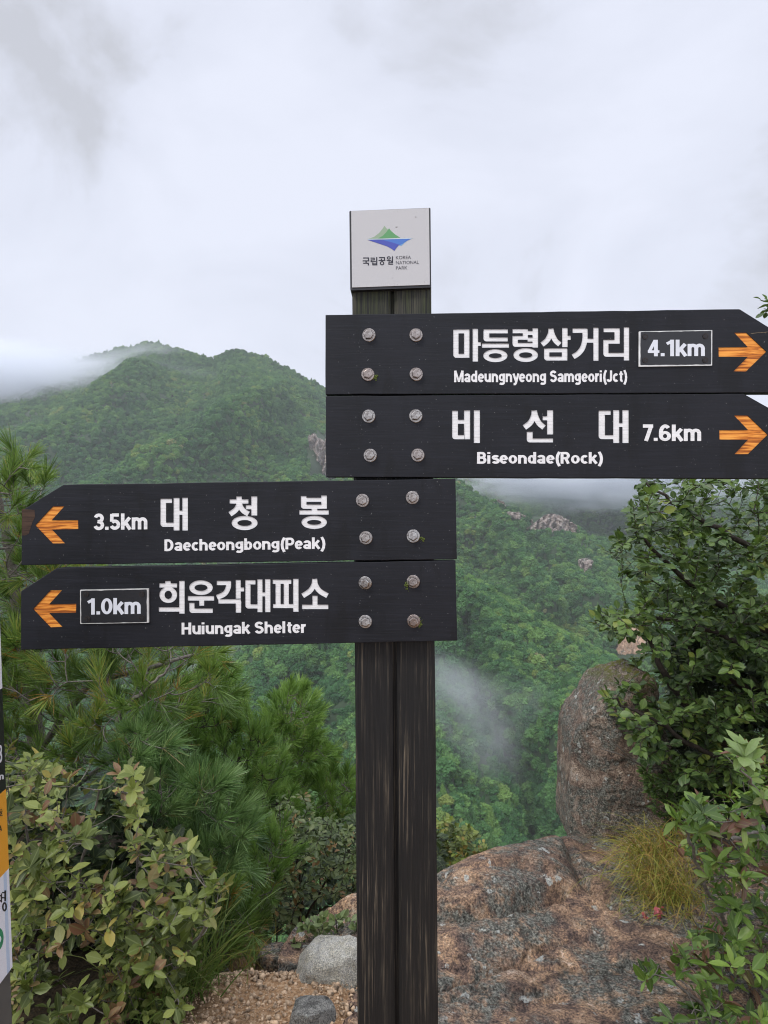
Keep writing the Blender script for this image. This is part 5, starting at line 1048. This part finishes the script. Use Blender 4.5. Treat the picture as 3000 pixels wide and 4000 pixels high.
grass(gp(1440, 1960, 3.2), "browning yellow green grass tuft below the boulder", [gp(x, y, Y) for x, y, Y in ((1430, 1850, 3.35), (1470, 1830, 3.35), (1400, 1850, 3.3), (1450, 1900, 3.25), (1480, 1950, 3.2), (1420, 1930, 3.2), (1390, 1890, 3.25), (1450, 1980, 3.1))], 1200, (.14, .34), (-0.55, -.5, .75), MGRSO, 55, spread=.055, wdt=.0036, curl=2.4, segs=9)
def flower():
    root = empty("pink_flower", gp(1470, 1985, 3.0), "pale stalk with two drooping pink flower heads over the slab", "flower"); tb = Tubes()
    tb.add(curve(sk((1500, 2020, 3.02), (1460, 1990, 3.0), (1425, 1977, 2.98), (1400, 1974, 2.97), (1392, 1990, 2.97)), 4), (.0015, .001), 5); tb.build("stalk", MGRS, root)
    r = np.random.default_rng(3)
    for x, y in ((1392, 1988), (1423, 1976)):
        V, F = [], []
        for k in range(60):
            c = gp(x, y, 2.97) + r.normal(0, 1, 3) * [.007, .007, .012]; a, b = r.normal(0, .004, (2, 3)); V += [c - a, c + b, c + a, c - b]; F.append((4 * k, 4 * k + 1, 4 * k + 2, 4 * k + 3))
        mk("flower_head", np.array(V), F, MPINK, root)
flower()
R2 = [(1555, 1640), (1600, 1595), (1640, 1640), (1700, 1640), (1850, 1660), (1850, 2350), (1440, 2350), (1420, 2240), (1395, 2180), (1388, 2090), (1400, 2060), (1440, 2060), (1500, 2020), (1530, 1950), (1520, 1890), (1470, 1840), (1440, 1790), (1455, 1745), (1500, 1735), (1560, 1700)]
whorled(foot(1600, 2.5), "rhododendron shrub with narrow glossy leaves in the lower right corner", "shrub", "rhododendron_shrub", R2, 560, 2.05, 3.0,
     [(sk((1750, 2450, 2.6), (1640, 2150, 2.5), (1560, 1980, 2.4), (1500, 1860, 2.35), (1480, 1790, 2.3)), (.010, .004)), (sk((1720, 1815, 2.4), (1660, 1800, 2.25), (1610, 1805, 2.2), (1575, 1815, 2.2)), (.009, .006)), (sk((1700, 2450, 2.6), (1600, 2250, 2.4), (1480, 2140, 2.25), (1420, 2090, 2.2)), (.008, .003)),
      (sk((1800, 2400, 2.7), (1720, 2000, 2.5), (1680, 1800, 2.4), (1620, 1690, 2.2), (1600, 1640, 2.15)), (.009, .003)), (sk((1560, 2500, 2.4), (1540, 2250, 2.3), (1560, 2100, 2.25)), (.007, .003))],
     MRHO, 61, 0.045, 0.38, (4, 8), (0.05, 1.0), upb=0.8, extra=0.8, size_var=0.6, power=1.0, dens=lambda x, y: np.clip(0.55 + 1.6 * fbm(np.stack([x / 60, y / 60, x * 0 + 9], -1), 2), 0.03, 1))
def fresh_top():
    whorled(foot(1640, 2.2), "fresh light green whorl of leaves on a tall shoot of the right shrub", "shrub", "rhododendron_shoot", [(1585, 1618), (1615, 1612), (1618, 1640), (1590, 1645)], 3, 2.0, 2.08, [(sk((1700, 2000, 2.3), (1660, 1760, 2.2), (1610, 1670, 2.08)), (.006, .003))], MRHOL, 62, 0.056, 0.46, (6, 9), (0.2, .9), upb=1.6, extra=0.3)
fresh_top()
alternate(np.array([0.7, 7.2, -3.5]), "yellow green bush beyond the slab, right of the post", "bush", "bush", [(860, 1800), (930, 1790), (960, 1762), (985, 1768), (1010, 1785), (1030, 1800), (1056, 1832), (1050, 1858), (1010, 1900), (860, 1950)], 330, 6.6, 7.6,
     [(sk((960, 2150, 7.2), (965, 1950, 7.1), (970, 1830, 7.0)), (.015, .004)), (sk((965, 2000, 7.1), (1030, 1860, 6.9)), (.01, .004))], MYEL, 71, 0.06, 0.6, 8, (0, 1))

# ---------------------------------------------------------------- mist wisps and the air
def volmat(name, dens, aniso=0.3, noise=None):
    m = bpy.data.materials.new(name); m.use_nodes = True; t = m.node_tree; t.nodes.clear(); out = t.nodes.new('ShaderNodeOutputMaterial'); v = t.nodes.new('ShaderNodeVolumePrincipled')
    v.inputs['Color'].default_value = (0.90, 0.92, 0.96, 1); v.inputs['Anisotropy'].default_value = aniso; v.inputs['Density'].default_value = dens
    t.links.new(v.outputs[0], out.inputs['Volume'])
    if noise:
        sc, th, soft = noise; tc = t.nodes.new('ShaderNodeTexCoord'); n = t.nodes.new('ShaderNodeTexNoise'); n.inputs['Scale'].default_value = sc; n.inputs['Detail'].default_value = 7; n.inputs['Roughness'].default_value = 0.62; n.inputs['Distortion'].default_value = 1.1
        t.links.new(tc.outputs['Object'], n.inputs['Vector'])
        ln = t.nodes.new('ShaderNodeVectorMath'); ln.operation = 'LENGTH'; t.links.new(tc.outputs['Object'], ln.inputs[0])
        fo = t.nodes.new('ShaderNodeMapRange'); fo.interpolation_type = 'SMOOTHSTEP'; fo.inputs[1].default_value = 1.0; fo.inputs[2].default_value = 0.30; fo.inputs[3].default_value = 0; fo.inputs[4].default_value = 1; t.links.new(ln.outputs['Value'], fo.inputs[0])
        ad = t.nodes.new('ShaderNodeMath'); ad.operation = 'MULTIPLY_ADD'; t.links.new(fo.outputs[0], ad.inputs[0]); ad.inputs[1].default_value = 0.30; t.links.new(n.outputs[0], ad.inputs[2])
        mr = t.nodes.new('ShaderNodeMapRange'); mr.inputs[1].default_value = th; mr.inputs[2].default_value = th + soft; mr.inputs[3].default_value = 0; mr.inputs[4].default_value = 1; t.links.new(ad.outputs[0], mr.inputs[0])
        m1 = t.nodes.new('ShaderNodeMath'); m1.operation = 'MULTIPLY'; t.links.new(mr.outputs[0], m1.inputs[0]); t.links.new(fo.outputs[0], m1.inputs[1])
        m2 = t.nodes.new('ShaderNodeMath'); m2.operation = 'MULTIPLY'; t.links.new(m1.outputs[0], m2.inputs[0]); m2.inputs[1].default_value = dens; t.links.new(m2.outputs[0], v.inputs['Density'])
    return m
def mist(px, py, Y, rx, ry, rd, dens, label, noise=(1.8, 0.62, 0.35), rot=0, tilt=0):
    b = bmesh.new(); bmesh.ops.create_icosphere(b, subdivisions=3, radius=1.02); me = bpy.data.meshes.new("mist"); b.to_mesh(me); b.free()
    o = link("mist", me, volmat("mist_air", dens, 0.2, noise), None, PV(px, py, Y)); o.scale = (rx * K / FPX * Y, rd, ry * K / FPX * Y); o.rotation_euler = (0, R(tilt), R(rot)); tag(o, label, "mist", kind='stuff'); return o
mist(40, 825, 1440, 720, 100, 230, 0.055, "low cloud drifting over the left shoulder of the far mountain", (2.6, 0.46, 0.45), tilt=6)
mist(290, 768, 1420, 150, 30, 100, 0.014, "thin cloud veil across the higher peak", (1.8, 0.50, 0.5), tilt=-10)
mist(1320, 1018, 1120, 520, 125, 200, 0.07, "low cloud hiding the top of the ridge between boards and tree", (3.4, 0.60, 0.25))
mist(1010, 1590, 400, 160, 270, 60, 0.010, "wisps of mist rising from the valley right of the post", (1.7, 0.55, 0.28), tilt=-24)
mist(1120, 1560, 430, 130, 160, 45, 0.010, "faint mist trailing over the valley forest toward the boulder", (2.2, 0.56, 0.28), tilt=-30)
mist(940, 1470, 420, 190, 90, 50, 0.010, "thin mist just below the lowest board beside the post", (2.2, 0.54, 0.28), tilt=12)
mist(470, 1460, 640, 110, 130, 80, 0.02, "mist in the gap left of the valley slope", (1.5, 0.42, 0.5))
def haze():
    x, y0, y1, z0, z1 = 2600, -90, 1900, -520, 430
    V = [(-x, y0, z0), (x, y0, z0), (x, y1, z0), (-x, y1, z0), (-x, y0, z1), (x, y0, z1), (x, y1, z1), (-x, y1, z1)]
    F = [(0, 3, 2, 1), (4, 5, 6, 7), (0, 1, 5, 4), (1, 2, 6, 5), (2, 3, 7, 6), (3, 0, 4, 7)]
    m = volmat("haze_air", 0.00012, 0.0); m.node_tree.nodes
    tag(mk("haze", np.array(V, float), F, m), "thin pale haze filling the air over the valley", "haze", kind='stuff')
haze()
